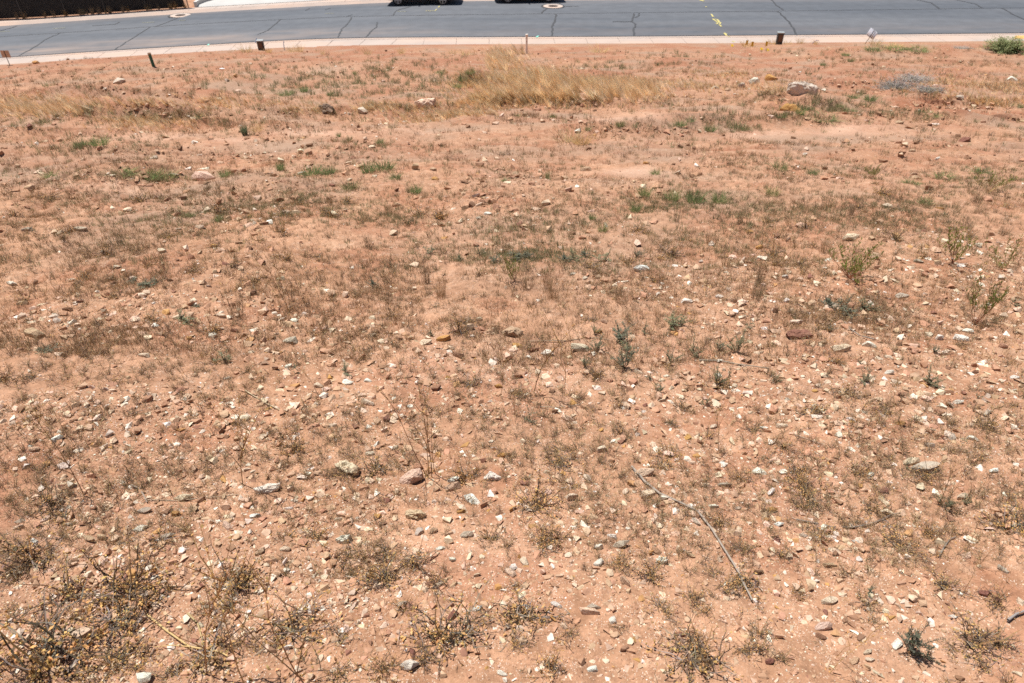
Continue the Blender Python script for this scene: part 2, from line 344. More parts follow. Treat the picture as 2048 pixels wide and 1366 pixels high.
def build_ground():
    rows = np.concatenate([np.arange(1560, 1390, -8), np.arange(1390, 700, -2.4), np.arange(700, 300, -1.8), np.arange(300, 81, -1.0)])
    cols = np.linspace(-420, 2470, 960)
    PX, PY = np.meshgrid(cols, rows)
    # follow the sidewalk's back edge at the far end of the sheet
    top = np.interp(cols, [p[0] for p in LB], [p[1] for p in LB]); top = np.where(cols < 0, 131.5 - cols * .068, top)
    s = (PY - rows[-1]) / (rows[0] - rows[-1]); w = np.clip((300 - PY) / (300 - rows[-1]), 0, 1)
    PY2 = PY + w * (top[None, :] - 3.0 - rows[-1]); 
    x, y = bis(H1, PX, PY2)
    z = H(x, y)
    red = np.zeros(PX.shape)
    wob = 12 * vnoise(x * .9, y * .9, 5) + 8 * vnoise(x * 3, y * 3, 6)
    for pts, wd, a in RUTS:
        d = dist_poly(PX + wob * .4, PY2 + wob * .16, pts, 3.2); red = np.maximum(red, a * np.exp(-(d / wd) ** 2 / 1.0))
        if wd < 10: z = z - .05 * np.exp(-(d / wd) ** 2)
    red = 1.25 * red * np.clip(.8 + 1.0 * vnoise(x * 2.5, y * 2.5, 8), .2, 1.2)
    red = np.maximum(red, np.clip(fbm(x * 1.3, y * 1.3, 9) - .33, 0, 1) * 1.1)
    farred = np.clip((380 - PY2) / 230, 0, 1) * np.clip(.5 + 1.1 * fbm(x * .35, y * .35, 12) + .9 * vnoise(x * 1.7, y * 1.7, 13), .22, 1.0) * .95
    red = np.maximum(red, farred)
    pale = np.zeros(PX.shape)
    for cx, cy, rx, ry, a in PALES: pale = np.maximum(pale, a * np.exp(-((PX + wob * 2 - cx) / rx) ** 2 - ((PY2 + wob * .3 - cy) / ry) ** 2))
    pale = pale * np.clip(.8 + 1.0 * vnoise(x * 2.1, y * 2.1, 18), .1, 1.2)
    dark = np.zeros(PX.shape)
    for cx, cy, rx, ry, a in DARKS: dark = np.maximum(dark, a * np.exp(-((PX - cx) / rx) ** 2 - ((PY2 - cy) / ry) ** 2))
    dark = np.maximum(dark, np.clip((640 - PY2) / 300, 0, .9) * np.clip(1.5 * fbm(x * .9, y * 1.2, 14) + .08, 0, .85))
    nr, nc = PX.shape
    i = np.arange(nr * nc).reshape(nr, nc)
    f = np.stack([i[:-1, :-1], i[:-1, 1:], i[1:, 1:], i[1:, :-1]], -1).reshape(-1, 4)
    me = mesh_np('ground', np.stack([x, y, z], -1).reshape(-1, 3), f, np.stack([np.clip(red, 0, 1), np.clip(pale, 0, 1), np.clip(dark, 0, 1)], -1).reshape(-1, 3), [M_SOIL], True)
    tag(link('ground', me), 'bare reddish dirt lot sloping down to the street', None, None, 'structure')
    # coarse terrain all round, out to the horizon, a little lower than the lot and the street
    g = np.concatenate([-np.geomspace(600, 2, 40), np.linspace(-1.8, 1.8, 5), np.geomspace(2, 600, 40)])
    X, Y = np.meshgrid(g, g + 20)
    yb = yB(np.clip(X, -60, 60)); zr = RZ(np.clip(X, -60, 60))
    near = np.minimum(H1(X, np.minimum(Y, yb)), 6) - np.clip(.12 + .06 * np.abs(Y), 0, .5)
    far = zr - .35 + 4 * np.clip((Y - 90) / 200, 0, 3) * (fbm(X / 90, Y / 90, 3) + .6)
    t = np.clip((Y - yb + 3) / 3, 0, 1); Z = near * (1 - t) + far * t
    n = len(g); i = np.arange(n * n).reshape(n, n)
    f = np.stack([i[:-1, :-1], i[:-1, 1:], i[1:, 1:], i[1:, :-1]], -1).reshape(-1, 4)
    me = mesh_np('terrain', np.stack([X, Y, Z], -1).reshape(-1, 3), f, np.zeros((n * n, 3)), [M_SOIL], True)
    tag(link('terrain', me), 'reddish desert ground reaching out beyond the street', None, None, 'structure')
build_ground()
print('ground', time.time() - T0)

# ------------------------------------------------------------------ street
def along(W, S, s):
    return np.stack([np.interp(s, S, W[:, 0]), np.interp(s, S, W[:, 1])], -1)
def nearest_on(W, P):      # for each P, the foot on polyline W by x-param search
    D = np.linalg.norm(P[:, None, :] - W[None], axis=2); return D.argmin(1)
def normals(P):
    d = np.gradient(P, axis=0); d /= np.linalg.norm(d, axis=1)[:, None]
    return np.stack([-d[:, 1], d[:, 0]], -1)
def strip(name, pts_rows, mat, cols=None, smooth=False):
    """rows of equal length joined by quads"""
    A = np.array(pts_rows); nr, nc = A.shape[:2]; i = np.arange(nr * nc).reshape(nr, nc)
    f = np.stack([i[:-1, :-1], i[:-1, 1:], i[1:, 1:], i[1:, :-1]], -1).reshape(-1, 4)
    return mesh_np(name, A.reshape(-1, 3), f, np.zeros((nr * nc, 3)) if cols is None else cols.reshape(-1, 3), [mat], smooth)
def R3(P, h): return np.concatenate([P, (RZ(P[:, 0]) + h)[:, None]], 1)
na = 320
sA = np.linspace(0, SA[-1], na); PA = along(WA, SA, sA); sF = np.linspace(0, SF[-1], na)
# pair far edge with near edge by marching the normals
PF = WF[nearest_on(WF, PA + normals(PA) * 9.0)]; PFx = np.linspace(0, 1, na)
k = np.ones(9) / 9; PF = np.stack([np.convolve(np.pad(PF[:, j], 4, 'edge'), k, 'valid') for j in (0, 1)], -1)
rows = []; dust = []
for t in np.linspace(0, 1, 15):
    P = PA * (1 - t) + PF * t
    rows.append(R3(P, 0.04 * 4 * t * (1 - t)))
    leftd = np.clip((-P[:, 0] - 3) / 14, 0, 1)
    a = np.exp(-((t - .12) / .13) ** 2) * (.25 + .75 * leftd) * .8 + .35 * np.exp(-((t - .97) / .05) ** 2)
    dust.append(np.stack([a, a * 0, a * 0], -1))
road = link('road', strip('road', rows, M_ASPH, np.array(dust), True)); tag(road, 'grey asphalt street with sealed cracks', None, None, 'structure')
def road_h(x, y):
    # height of the crowned asphalt at a point
    P = np.stack([x, y], -1); ia = nearest_on(PA, P); a = np.abs(((P - PA[ia]) * normals(PA)[ia]).sum(1)); jb = nearest_on(PF, P); b = np.abs(((P - PF[jb]) * normals(PF)[jb]).sum(1))
    t = a / (a + b); return RZ(x) + 0.16 * t * (1 - t)
def ribbon_px(pts, w, h=.005, wob=0.0, sub=6):
    pts = np.array(pts, float); seg = np.linspace(0, len(pts) - 1, (len(pts) - 1) * sub + 1)
    q = np.stack([np.interp(seg, np.arange(len(pts)), pts[:, j]) for j in (0, 1)], -1)
    P = hit_road(q[:, 0], q[:, 1])[:, :2]
    n = normals(P)
    P = P + n * (wob * RNG.normal(0, 1, len(P)))[:, None]
    ww = w * RNG.uniform(.7, 1.25, len(P))
    L = P + n * ww[:, None] / 2; Rr = P - n * ww[:, None] / 2
    return np.array([np.concatenate([L, (road_h(L[:, 0], L[:, 1]) + h)[:, None]], 1), np.concatenate([Rr, (road_h(Rr[:, 0], Rr[:, 1]) + h)[:, None]], 1)])
def road_mark(name, pts, w, mat, h=.005, wob=.0, parent=road, sub=6):
    return link(name, strip(name, ribbon_px(pts, w, h, wob, sub), mat), parent)
SEAM = [(-200,92),(0,75),(122,67.3),(305,55),(400,48.8),(562,40.6),(705,34.4),(920,31),(1280,27),(1700,21.8),(2048,17),(2300,14)]
road_mark('crack_seal', SEAM, .07, M_SEAL, .006, .01, sub=14)
for c in [[(122,67),(95,79),(70,95),(34,114)],[(300,56),(285,66),(262,80),(245,90),(229,100)],[(360,35),(335,46),(310,55)],[(562,40),(545,55),(535,63),(515,70)],[(703,36),(697,48),(685,58),(679,68),(676,75)],[(693,34.5),(705,31)],[(755,46),(753,55),(740,66),(732,75)],
          [(822,14),(800,20),(792,24),(786,32)],[(1112,29),(1110,42),(1104,55),(1104,73)],[(1096,17),(1086,24),(1083,28)],[(1122,6),(1114,11)],[(1268,29),(1264,45),(1271,50),(1267,60),(1268,73)],[(1278,28),(1277,33),(1270,37)],[(1225,45),(1264,45)],
          [(1540,-3),(1553,12),(1567,22)],[(1555,24),(1565,33),(1580,48),(1590,65),(1594,71)],[(1832,0),(1862,7),(1878,19)],[(1905,-1),(1950,9),(1964,18)],[(2003,18),(2025,30),(2060,47)],[(34,52),(25,56),(-10,66)],[(620,17),(610,22)],[(660,17),(650,21)],[(240,45),(230,50),(185,53)],[(1130,14),(1158,13.6)]]:
    road_mark('crack_seal', c, .10 if c[0][0] > 1000 else .075, M_SEAL, .0105, .018)
# thin dark joint where asphalt meets the gutter
_n = normals(PA); link('edge_seal', strip('edge_seal', [R3(PA + _n * d, .014) for d in (-.01, .10 )], M_SEAL), road)
for c, w in [([(1399,-1),(1403,1.5),(1408,3)],.16),([(1411,14.6),(1413,15.4)],.1),([(1422,30),(1426,35.5)],.1),([(1424.5,39.5),(1431,43.5),(1434,45.5)],.10),([(1427,39.6),(1434,40.6),(1438,45)],.09),([(1430,44.5),(1436,44),(1438.5,46)],.08),([(1432.5,49),(1436,46.5),(1440.5,46.5),(1440,49.5),(1433,49.4)],.09),([(1438.5,51),(1442.5,54.5)],.1),([(1447,68.3),(1454.5,68.3)],.08),([(1449,66.5),(1453,71.7)],.1),
             ([(851,23.4),(861,23.5),(870,23.3),(873.5,20)],.06),([(876.5,16),(879.5,13.4)],.08)]:
    road_mark('utility_paint', c, w, M_YEL, .015, .0, sub=4)
for c in [[(795,24.5),(813,24.4)],[(106,58.8),(131,57)],[(285,46.8),(310,45.5)],[(358,42.4),(372,42)],[(650,28.5),(668,28)],[(-5,65),(20,64)]]:
    road_mark('faded_paint', c, .06, M_PALEY, .0145, .0, sub=4)

def box_bm(bm, lo, hi, M=None):
    vs = [Vector((x, y, z)) for x in (lo[0], hi[0]) for y in (lo[1], hi[1]) for z in (lo[2], hi[2])]
    if M is not None: vs = [M @ v for v in vs]
    v = [bm.verts.new(p) for p in vs]
    for q in ((0,1,3,2),(4,6,7,5),(0,4,5,1),(2,3,7,6),(0,2,6,4),(1,5,7,3)): bm.faces.new([v[i] for i in q])
def bm_obj(name, bm, mat, parent=None, bevel=0, smooth=False, loc=None):
    bmesh.ops.recalc_face_normals(bm, faces=bm.faces[:])
    if bevel: bmesh.ops.bevel(bm, geom=bm.edges[:], offset=bevel, segments=2, affect='EDGES', profile=.7)
    me = bpy.data.meshes.new(name); bm.to_mesh(me); bm.free()
    for m in (mat if isinstance(mat, (list, tuple)) else [mat]): me.materials.append(m)
    if smooth: me.polygons.foreach_set('use_smooth', np.ones(len(me.polygons), bool))
    o = link(name, me, parent)
    if loc is not None: o.location = loc
    return o
def panels(name, W, S, inner, outer, length, z0, z1, mat, label, gap=.014, skew=0.0):
    """a slab path cast in panels along a line, inner/outer offsets along the line's normal"""
    bm = bmesh.new(); s = 0.0; P = np.array
    while s + length < S[-1]:
        ss = np.linspace(s + gap / 2, s + length - gap / 2, 4); c = along(W, S, ss); n = normals(along(W, S, np.linspace(s - .5, s + length + .5, 8)))[2:6]
        a = c + n * inner; b = c + n * outer
        top = [bm.verts.new((q[0], q[1], RZ(q[0]) + z1)) for q in a] + [bm.verts.new((q[0], q[1], RZ(q[0]) + z1 - .012)) for q in b[::-1]]
        bot = [bm.verts.new((v.co.x, v.co.y, RZ(v.co.x) + z0)) for v in top]
        bm.faces.new(top); m = len(top)
        for i in range(m): bm.faces.new((top[i], bot[i], bot[(i + 1) % m], top[(i + 1) % m]))
        s += length
    o = bm_obj(name, bm, mat); tag(o, label, None, None, 'structure'); return o
# near side: gutter, kerb, walk (normals point to the far side)
wid = float(np.median(np.linalg.norm(PA - WBk[nearest_on(WBk, PA)], axis=1))); print('walk width', wid)
panels('sidewalk', WBk, SB, 0.0, wid - .58, 1.6, -.1, WALKH, M_WALK, 'pale pink concrete sidewalk along the near side of the street')
nA = normals(PA)
def kerb_profile(P, n, sign, name, label, rise=WALKH):
    prof = [(-.60, rise - .004), (-.46, rise - .005), (-.36, rise - .022), (-.24, .022), (-.12, .006), (0, .0), (.02, -.05)]
    rows = [R3(P + n * (sign * d), h) for d, h in prof]
    o = link(name, strip(name, rows, M_KERB)); tag(o, label, None, None, 'structure')
kerb_profile(PA, nA, 1, 'kerb', 'concrete kerb and gutter on the near side')
# far side
nF = normals(PF)
kerb_profile(PF, nF, -1, 'kerb', 'concrete kerb and gutter on the far side')
wf = float(np.median(np.linalg.norm(WF[40:120] - WW[nearest_on(WW, WF[40:120])], axis=1))); print('far walk', wf)
panels('sidewalk', WF, SF, .6, wf + .02, 1.6, -.1, WALKH, M_WALK, 'pale concrete sidewalk along the far side of the street')
# dirt and driveway behind the far walk
bx = along(WF, SF, np.linspace(0, SF[-1], 120)); nb = normals(bx)
rows = [R3(bx + nb * d, h) for d, h in ((wf, WALKH - .02), (wf + .8, WALKH + .04), (wf + 4, WALKH + .1), (wf + 14, WALKH + .3), (wf + 15, -.5))]
A_ = np.array(rows); A_[1:4, :, 2] += .1 * fbm(A_[1:4, :, 0], A_[1:4, :, 1], 4)
tag(link('ground', strip('far_ground', A_, M_SOIL, None, True)), 'reddish dirt behind the far sidewalk', None, None, 'structure')
def far_frame(px):          # point on far walk's back edge under this photo column, with along and away directions
    p = hit_road(px, float(np.interp(px, [q[0] for q in LW], [q[1] for q in LW])), WALKH)
    i = int(np.abs(WF[:, 0] - p[0]).argmin()); d = WF[min(i + 4, len(WF) - 1)] - WF[max(i - 4, 0)]; d /= np.linalg.norm(d)
    return Vector(p), Vector((d[0], d[1], 0)), Vector((-d[1], d[0], 0))
pD, tD, nD = far_frame(392); pE, tE, nE = far_frame(745)
rows = []
for j in range(9):
    t = j / 8; base = pD.lerp(pE, t); nn = nD.lerp(nE, t)
    rows.append([(base + nn * d + Vector((0, 0, .006 + max(0, d) * .03 + (.006 if d > 0 else 0))))[:] for d in (-.0, .3, 2, 4, 6, 8, 10)])
tag(link('driveway', strip('driveway', [[Vector(p) + Vector((0, 0, .06)) if i > 0 else Vector(p) for i, p in enumerate(r)] for r in rows], M_DRIVE)), 'pale concrete driveway rising from the far sidewalk', None, None, 'structure')

# ------------------------------------------------------------------ manholes
M_LID = simple('iron_lid', (.10, .075, .065), .6, .3, 12, .3, .5, 60)
M_COLLAR = concrete_mat('collar_concrete', (.46, .38, .33))
def manhole(px, py, label):
    p = hit_road(px, py); z = float(road_h(np.array([p[0]]), np.array([p[1]]))[0]) - .01
    e = empty('manhole', (p[0], p[1], z)); tag(e, label, 'manhole', 'manholes in the street')
    for name, r, h, m in (('seal_ring', .70, .026, M_SEAL), ('collar', .58, .031, M_COLLAR), ('lid', .30, .036, M_LID)):
        bm = bmesh.new(); N_ = 40
        rr = [r * (1 + (RNG.uniform(-.03, .05) if name == 'seal_ring' else 0)) for _ in range(N_)]
        v = [bm.verts.new((rr[i] * math.cos(6.2832 * i / N_), rr[i] * math.sin(6.2832 * i / N_), h)) for i in range(N_)]
        w = [bm.verts.new((q.co.x, q.co.y, -.03)) for q in v]; bm.faces.new(v)
        for i in range(N_): bm.faces.new((v[i], w[i], w[(i + 1) % N_], v[(i + 1) % N_]))
        if name == 'lid':
            for i in range(-2, 3): box_bm(bm, (-.2, i * .09 - .012, h), (.2, i * .09 + .012, h + .005))
        bm_obj(name, bm, m, e)
manhole(361, 31.5, 'manhole with pale collar near the driveway, left end of the street')
manhole(1106, 13.8, 'manhole with pale collar in front of the dark parked car')

# ------------------------------------------------------------------ fence
M_POST = simple('fence_post', (.055, .05, .045), .6, .2, 20); M_POST2 = simple('bare_post', (.42, .30, .20), .8, .2, 20)
M_WIRE = simple('fence_wire', (.10, .098, .095), .6, .1, 5, .2)
M_SCREEN = simple('privacy_screen', (.020, .015, .012), .95, .5, 2.2)
def fence():
    base = [far_frame(q) for q in (-205,-120,-38,46,132,211,293,376)]
    P = [b[0] + b[2] * .12 for b in base]
    e = empty('chain_link_fence', P[3]); tag(e, 'dark chain link fence with brown privacy screen behind the far sidewalk', 'fence')
    def loc(v): return Vector(v) - P[3]
    Ht = 1.9
    for i, p in enumerate(P):
        g = G(); g.tube([loc(p) + Vector((0, 0, 0)), loc(p) + Vector((0, 0, Ht + .08))], .035, .035, (1, 1, 1), 8)
        link('post', g.mesh('post', M_POST if i < len(P) - 1 else M_POST2), e)
    for h in (Ht, 1.18):
        g = G(); g.tube([loc(p) + Vector((0, .0, h)) for p in P], .022, .022, (1, 1, 1), 6); link('rail', g.mesh('rail', M_POST), e)
    rows = []
    for h in (.04, .5, 1.0, 1.5, Ht):
        rows.append([(loc(P[0]).lerp(loc(P[0]), 0)) * 0 + (loc(P[i]).lerp(loc(P[i + 1]), t / 12)) + base[i][2] * (.05 + .03 * math.sin(7 * t + h * 5)) + Vector((0, 0, h)) for i in range(len(P) - 1) for t in range(12)])
    link('screen', strip('screen', rows, M_SCREEN, None, True), e)
    g = G(); st = .11
    for i in range(len(P) - 1):
        a, b = loc(P[i]), loc(P[i + 1]); L = (b - a).length; d = (b - a) / L; off = -base[i][2] * .03
        n = int((L + Ht) / st)
        for k in range(-int(Ht / st), int(L / st) + 1):
            for sgn in (1, -1):
                x0 = k * st; pts = []
                lo = max(0, -x0) if sgn > 0 else max(0, 0)
                q0 = (x0, 0) if sgn > 0 else (x0 + Ht, 0)
                # clip the diagonal to the bay
                h0 = max(0, -q0[0]) if sgn > 0 else max(0, q0[0] - L); h1 = min(Ht, L - q0[0]) if sgn > 0 else min(Ht, q0[0])
                if h1 - h0 < .05: continue
                for hh in (h0, h1):
                    pts.append(a + d * (q0[0] + sgn * hh) + Vector((0, 0, hh)) + off)
                g.tube(pts, .006, .006, (1, 1, 1), 3)
    link('wire_mesh', g.mesh('wire_mesh', M_WIRE), e)
    return P, base
FP, FB = fence()
# low kerb wall at the driveway's edge
M_WALLC = concrete_mat('wall_concrete', (.54, .52, .49), amount=.2)
bm = bmesh.new(); pts = [pD + tD * (-.02) + nD * .08, pD + tD * .02 + nD * .5, pD + tD * .25 + nD * 1.1, pD + tD * .9 + nD * 1.9, pD + tD * 1.3 + nD * 4, pD + tD * 1.4 + nD * 8]
vs = []
for i, p in enumerate(pts):
    d = (pts[min(i + 1, 5)] - pts[max(i - 1, 0)]).normalized(); s = Vector((d.y, -d.x, 0)) * .09; hh = .30 + .08 * i / 5
    vs.append([bm.verts.new(p + s * k + Vector((0, 0, z))) for k, z in ((-1, -.1), (-1, hh), (1, hh), (1, -.1))])
for i in range(5):
    for j in range(4): bm.faces.new((vs[i][j], vs[i][(j + 1) % 4], vs[i + 1][(j + 1) % 4], vs[i + 1][j]))
bm.faces.new(vs[0]); bm.faces.new(vs[-1][::-1])
tag(bm_obj('retaining_wall', bm, M_WALLC), 'low pale concrete wall curving along the edge of the driveway', 'wall')

# ------------------------------------------------------------------ cars
M_TYRE = simple('tyre_rubber', (.016, .016, .016), .85, .1, 10); M_RIM = simple('alloy_rim', (.38, .38, .39), .35, .05, 5, .8); M_GLASS = simple('car_glass', (.012, .013, .015), .06, .05, 3); M_BLACKP = simple('black_plastic', (.012, .012, .013), .6, .1, 20)
M_HEAD = simple('lamp_glass', (.55, .56, .58), .1, .05, 5); M_TAIL = simple('tail_lamp_glass', (.35, .02, .015), .15, .05, 5)
def car_paint(name, col):
    m, nt, b, o = mat_new(name); b.inputs['Base Color'].default_value = (*col, 1); b.inputs['Metallic'].default_value = .5; b.inputs['Roughness'].default_value = .32; b.inputs['Coat Weight'].default_value = .8; b.inputs['Coat Roughness'].default_value = .06
    n = noise(nt, 260, 2); bp = N(nt, 'ShaderNodeBump', Strength=.02, Distance=.001); nt.links.new(n.outputs['Fac'], bp.inputs['Height']); nt.links.new(bp.outputs['Normal'], b.inputs['Normal']); return m
def car(pxf, pyf, pxr, pyr, paint, label, suv):
    a = Vector(hit_road(pxf, pyf)); b = Vector(hit_road(pxr, pyr)); wb = (b - a).length; d = (b - a).normalized()
    side = Vector((-d.y, d.x, 0)); hw = .91
    ori = (a + b) / 2 + side * (hw - .06)
    e = empty('parked_car', ori); e.rotation_euler = (0, 0, math.atan2(d.y, d.x)); tag(e, label, 'car', 'cars parked at the far kerb')
    h = .06 if suv else 0
    xf, xr = -wb / 2, wb / 2; L0, L1 = xf - .86, xr + .90
    #      x, bottom, belt, roof, halfwidth low, halfwidth roof
    st = [(L0, .36, .60 + h, .62 + h, .62, .55), (L0 + .08, .26, .72 + h, .74 + h, .80, .66), (L0 + .35, .22, .84 + h, .86 + h, .88, .72), (xf, .22, .92 + h, .95 + h, .91, .74), (xf + .45, .21, .96 + h, 1.01 + h, .91, .74), (xf + .75, .21, .97 + h, 1.12 + h, .91, .70), (xf + 1.35, .21, .98 + h, 1.46 + h * 3, .91, .60), (0.35, .21, .99 + h, 1.50 + h * 3, .91, .60), (xr - .3, .22, 1.01 + h, 1.47 + h * 3, .91, .60),
          (xr + .3, .23, 1.03 + h, 1.36 + h * 3 if suv else 1.2, .90, .62), (xr + .62, .26, 1.02 + h, 1.10 + h, .86, .64), (L1 - .06, .32, .95 + h, .97 + h, .80, .60), (L1, .40, .80 + h, .82 + h, .70, .55)]
    rows = []
    for x, zb, zl, zr_, w, wr in st:
        half = [(w * .86, zb), (w * .97, zb + .10), (w, zb + .28), (w * .995, (zb + zl) / 2 + .1), (w * .96, zl - .02), (w * .93, zl), (wr + .04, zr_ - .07 if zr_ - zl > .1 else zr_ - .01), (wr * .8, zr_ - .012), (wr * .4, zr_)]
        ring = [(x, -y, z) for y, z in half] + [(x, y, z) for y, z in half[::-1]]
        rows.append(ring)
    A = np.array(rows); nr, nc = A.shape[:2]; i = np.arange(nr * nc).reshape(nr, nc); i2 = np.concatenate([i, i[:, :1]], 1)
    bm = bmesh.new(); vv = [bm.verts.new(p) for p in A.reshape(-1, 3)]
    glass = []
    for r in range(nr - 1):
        for c in range(nc):
            f = bm.faces.new([vv[k] for k in (i2[r, c], i2[r, c + 1], i2[r + 1, c + 1], i2[r + 1, c])])
            if c in (5, 11) and 5 <= r <= 8: f.material_index = 1
            if r in (5,) and 6 <= c <= 10: f.material_index = 1
            if r in (8, 9) and 6 <= c <= 10 and not (r == 8): f.material_index = 1
            if c in (0, 16, 17): f.material_index = 2
    bm.faces.new([vv[k] for k in i[0][::-1]]); bm.faces.new([vv[k] for k in i[-1]])
    bmesh.ops.recalc_face_normals(bm, faces=bm.faces[:])
    me = bpy.data.meshes.new('body'); bm.to_mesh(me); bm.free()
    for m in (paint, M_GLASS, M_BLACKP): me.materials.append(m)
    me.polygons.foreach_set('use_smooth', np.ones(len(me.polygons), bool))
    body = link('body', me, e); sm = body.modifiers.new('round', 'SUBSURF'); sm.levels = 2; sm.render_levels = 2
    # wheel arches cut from the body
    bmc = bmesh.new()
    for x in (xf, xr):
        for s in (-1, 1):
            bmesh.ops.create_cone(bmc, cap_ends=True, segments=32, radius1=.385, radius2=.385, depth=.5, matrix=Matrix.Translation((x, s * .92, .335)) @ Matrix.Rotation(math.pi / 2, 4, 'X'))
    cme = bpy.data.meshes.new('cut'); bmc.to_mesh(cme); bmc.free(); cut = link('cut', cme, e)
    bo = body.modifiers.new('arches', 'BOOLEAN'); bo.object = cut; bo.operation = 'DIFFERENCE'; bo.solver = 'EXACT'
    bpy.context.view_layer.update(); ev = body.evaluated_get(bpy.context.evaluated_depsgraph_get()); nm = bpy.data.meshes.new_from_object(ev)
    body.modifiers.clear(); body.data = nm; bpy.data.objects.remove(cut)
    for s in (-1, 1):
        for x in (xf, xr):
            wl = empty('wheel', (x, s * .80, .335)); wl.parent = e
            bm = bmesh.new(); prof = [(.20, -.10), (.30, -.11), (.328, -.085), (.335, -.03), (.335, .03), (.328, .085), (.30, .11), (.20, .10)]; nseg = 36
            ring = [[bm.verts.new((r * math.cos(6.2832 * k / nseg), y, r * math.sin(6.2832 * k / nseg))) for r, y in prof] for k in range(nseg)]
            for k in range(nseg):
                for q in range(len(prof)): bm.faces.new((ring[k][q], ring[k][(q + 1) % len(prof)], ring[(k + 1) % nseg][(q + 1) % len(prof)], ring[(k + 1) % nseg][q]))
            bm_obj('tyre', bm, M_TYRE, wl, smooth=True)
            bm = bmesh.new(); y0 = s * .075
            for (r0, r1, ya, yb_) in ((.195, .222, y0, y0 + s * .03),):
                rr = [[bm.verts.new((r * math.cos(6.2832 * k / nseg), y, r * math.sin(6.2832 * k / nseg))) for r, y in ((r0, ya), (r1, ya), (r1, yb_), (r0, yb_))] for k in range(nseg)]
                for k in range(nseg):
                    for q in range(4): bm.faces.new((rr[k][q], rr[k][(q + 1) % 4], rr[(k + 1) % nseg][(q + 1) % 4], rr[(k + 1) % nseg][q]))
            for k in range(5):
                box_bm(bm, (.02, y0 + (0 if s > 0 else -.03), -.03), (.205, y0 + (.03 if s > 0 else 0), .03), Matrix.Rotation(k * 1.2566 + .3, 4, 'Y'))
            bmesh.ops.create_cone(bm, cap_ends=True, segments=20, radius1=.06, radius2=.05, depth=.04, matrix=Matrix.Translation((0, y0 + s * .02, 0)) @ Matrix.Rotation(math.pi / 2, 4, 'X'))
            bm_obj('rim', bm, M_RIM, wl)
        g = G(); bm = bmesh.new(); bmesh.ops.create_uvsphere(bm, u_segments=14, v_segments=8, radius=1, matrix=Matrix.Translation((xf + 1.0, s * 1.0, 1.02 + h)) @ Matrix.Diagonal((.07, .11, .075, 1))); bm_obj('mirror', bm, paint, e, smooth=True)
        bm = bmesh.new(); bmesh.ops.create_uvsphere(bm, u_segments=14, v_segments=8, radius=1, matrix=Matrix.Translation((L0 + .14, s * .62, .70 + h)) @ Matrix.Diagonal((.12, .17, .06, 1))); bm_obj('headlight', bm, M_HEAD, e, smooth=True)
        bm = bmesh.new(); bmesh.ops.create_uvsphere(bm, u_segments=14, v_segments=8, radius=1, matrix=Matrix.Translation((L1 - .10, s * .66, .84 + h)) @ Matrix.Diagonal((.07, .14, .10, 1))); bm_obj('tail_light', bm, M_TAIL, e, smooth=True)
        bm = bmesh.new()
        for x in (.05, .95): box_bm(bm, (x, s * .905 - .02, .88), (x + .2, s * .905 + .02, .91))
        bm_obj('door_handles' if False else 'door_handle', bm, paint, e, .008)
    return e
car(797, 12.6, 886, 10.2, car_paint('grey_paint', (.30, .30, .31)), 'silver grey car at the far kerb with its wheels showing, left of the two', True)
car(1016, 7.0, 1096.5, 5.4, car_paint('black_paint', (.03, .03, .034)), 'dark car at the far kerb behind the manhole', False)

# ------------------------------------------------------------------ small street furniture
M_STEEL = simple('galvanised', (.38, .41, .41), .5, .1, 14, .3); M_BOXD = simple('box_side', (.05, .045, .04), .7, .3, 12); M_PVC = simple('white_pipe', (.78, .70, .62), .6, .1, 6); M_GREEN = simple('green_pipe', (.012, .10, .062), .45, .1, 6); M_BLUE = simple('blue_plastic', (.10, .22, .48), .5, .1, 6); M_VIOL = simple('violet_plastic', (.13, .12, .30), .5, .1, 6)
M_WOOD = simple('weathered_wood', (.16, .09, .055), .85, .25, 25); M_SIGNB = simple('faded_board', (.62, .46, .36), .8, .12, 8); M_SIGNW = simple('white_board', (.82, .83, .87), .6, .06, 8); M_NAVY = simple('navy_print', (.02, .03, .08), .6, .1, 8); M_IRON = simple('black_iron', (.015, .015, .016), .6, .1, 12); M_FLAG = simple('yellow_flag', (.75, .48, .02), .6, .1, 9); M_WIREF = simple('flag_wire', (.25, .2, .12), .6, .1, 9)
def solve_h(p, pytop):
    lo, hi = 0.0, 4.0
    for _ in range(40):
        m = .5 * (lo + hi)
        if proj(np.array([p[0], p[1], p[2] + m]))[1] > pytop: lo = m
        else: hi = m
    return lo
# pipe posts
p, k = gpt(1053, 107); h = solve_h(p, 68.5)
e = empty('marker_post', p - np.array([0, 0, .05])); tag(e, 'thin pale vertical pipe standing in tall golden grass by the sidewalk', 'post')
g = G(); g.tube([(0, 0, 0), (0, 0, h + .01)], .042, .042, (1, 1, 1), 14); o = link('pipe', g.mesh('pipe', M_PVC, True), e)
g = G(); g.tube([(0, 0, h - .05), (0, 0, h + .045), (0, 0, h + .05)], .055, .055, (1, 1, 1), 14); g.tube([(0, 0, h + .05), (0, 0, h + .055)], .055, .001, (1, 1, 1), 14); link('cap', g.mesh('cap', M_PVC), e)
p, k = gpt(308.5, 136); h = solve_h(p, 105.5)
e = empty('marker_post', p - np.array([0, 0, .03])); e.rotation_euler = (0, R_(-3), 0); tag(e, 'leaning dark green pipe post with an open pale top', 'post')
g = G(); g.tube([(0, 0, 0), (0, 0, h)], .05, .05, (1, 1, 1), 14); link('pipe', g.mesh('pipe', M_GREEN, True), e)
g = G(); g.tube([(0, 0, h - .03), (0, 0, h + .03)], .053, .053, (1, 1, 1), 14); g.tube([(0, 0, h + .03), (0, 0, h + .032)], .053, .001, (1, 1, 1), 14); link('rim', g.mesh('rim', M_SIGNB, True), e)
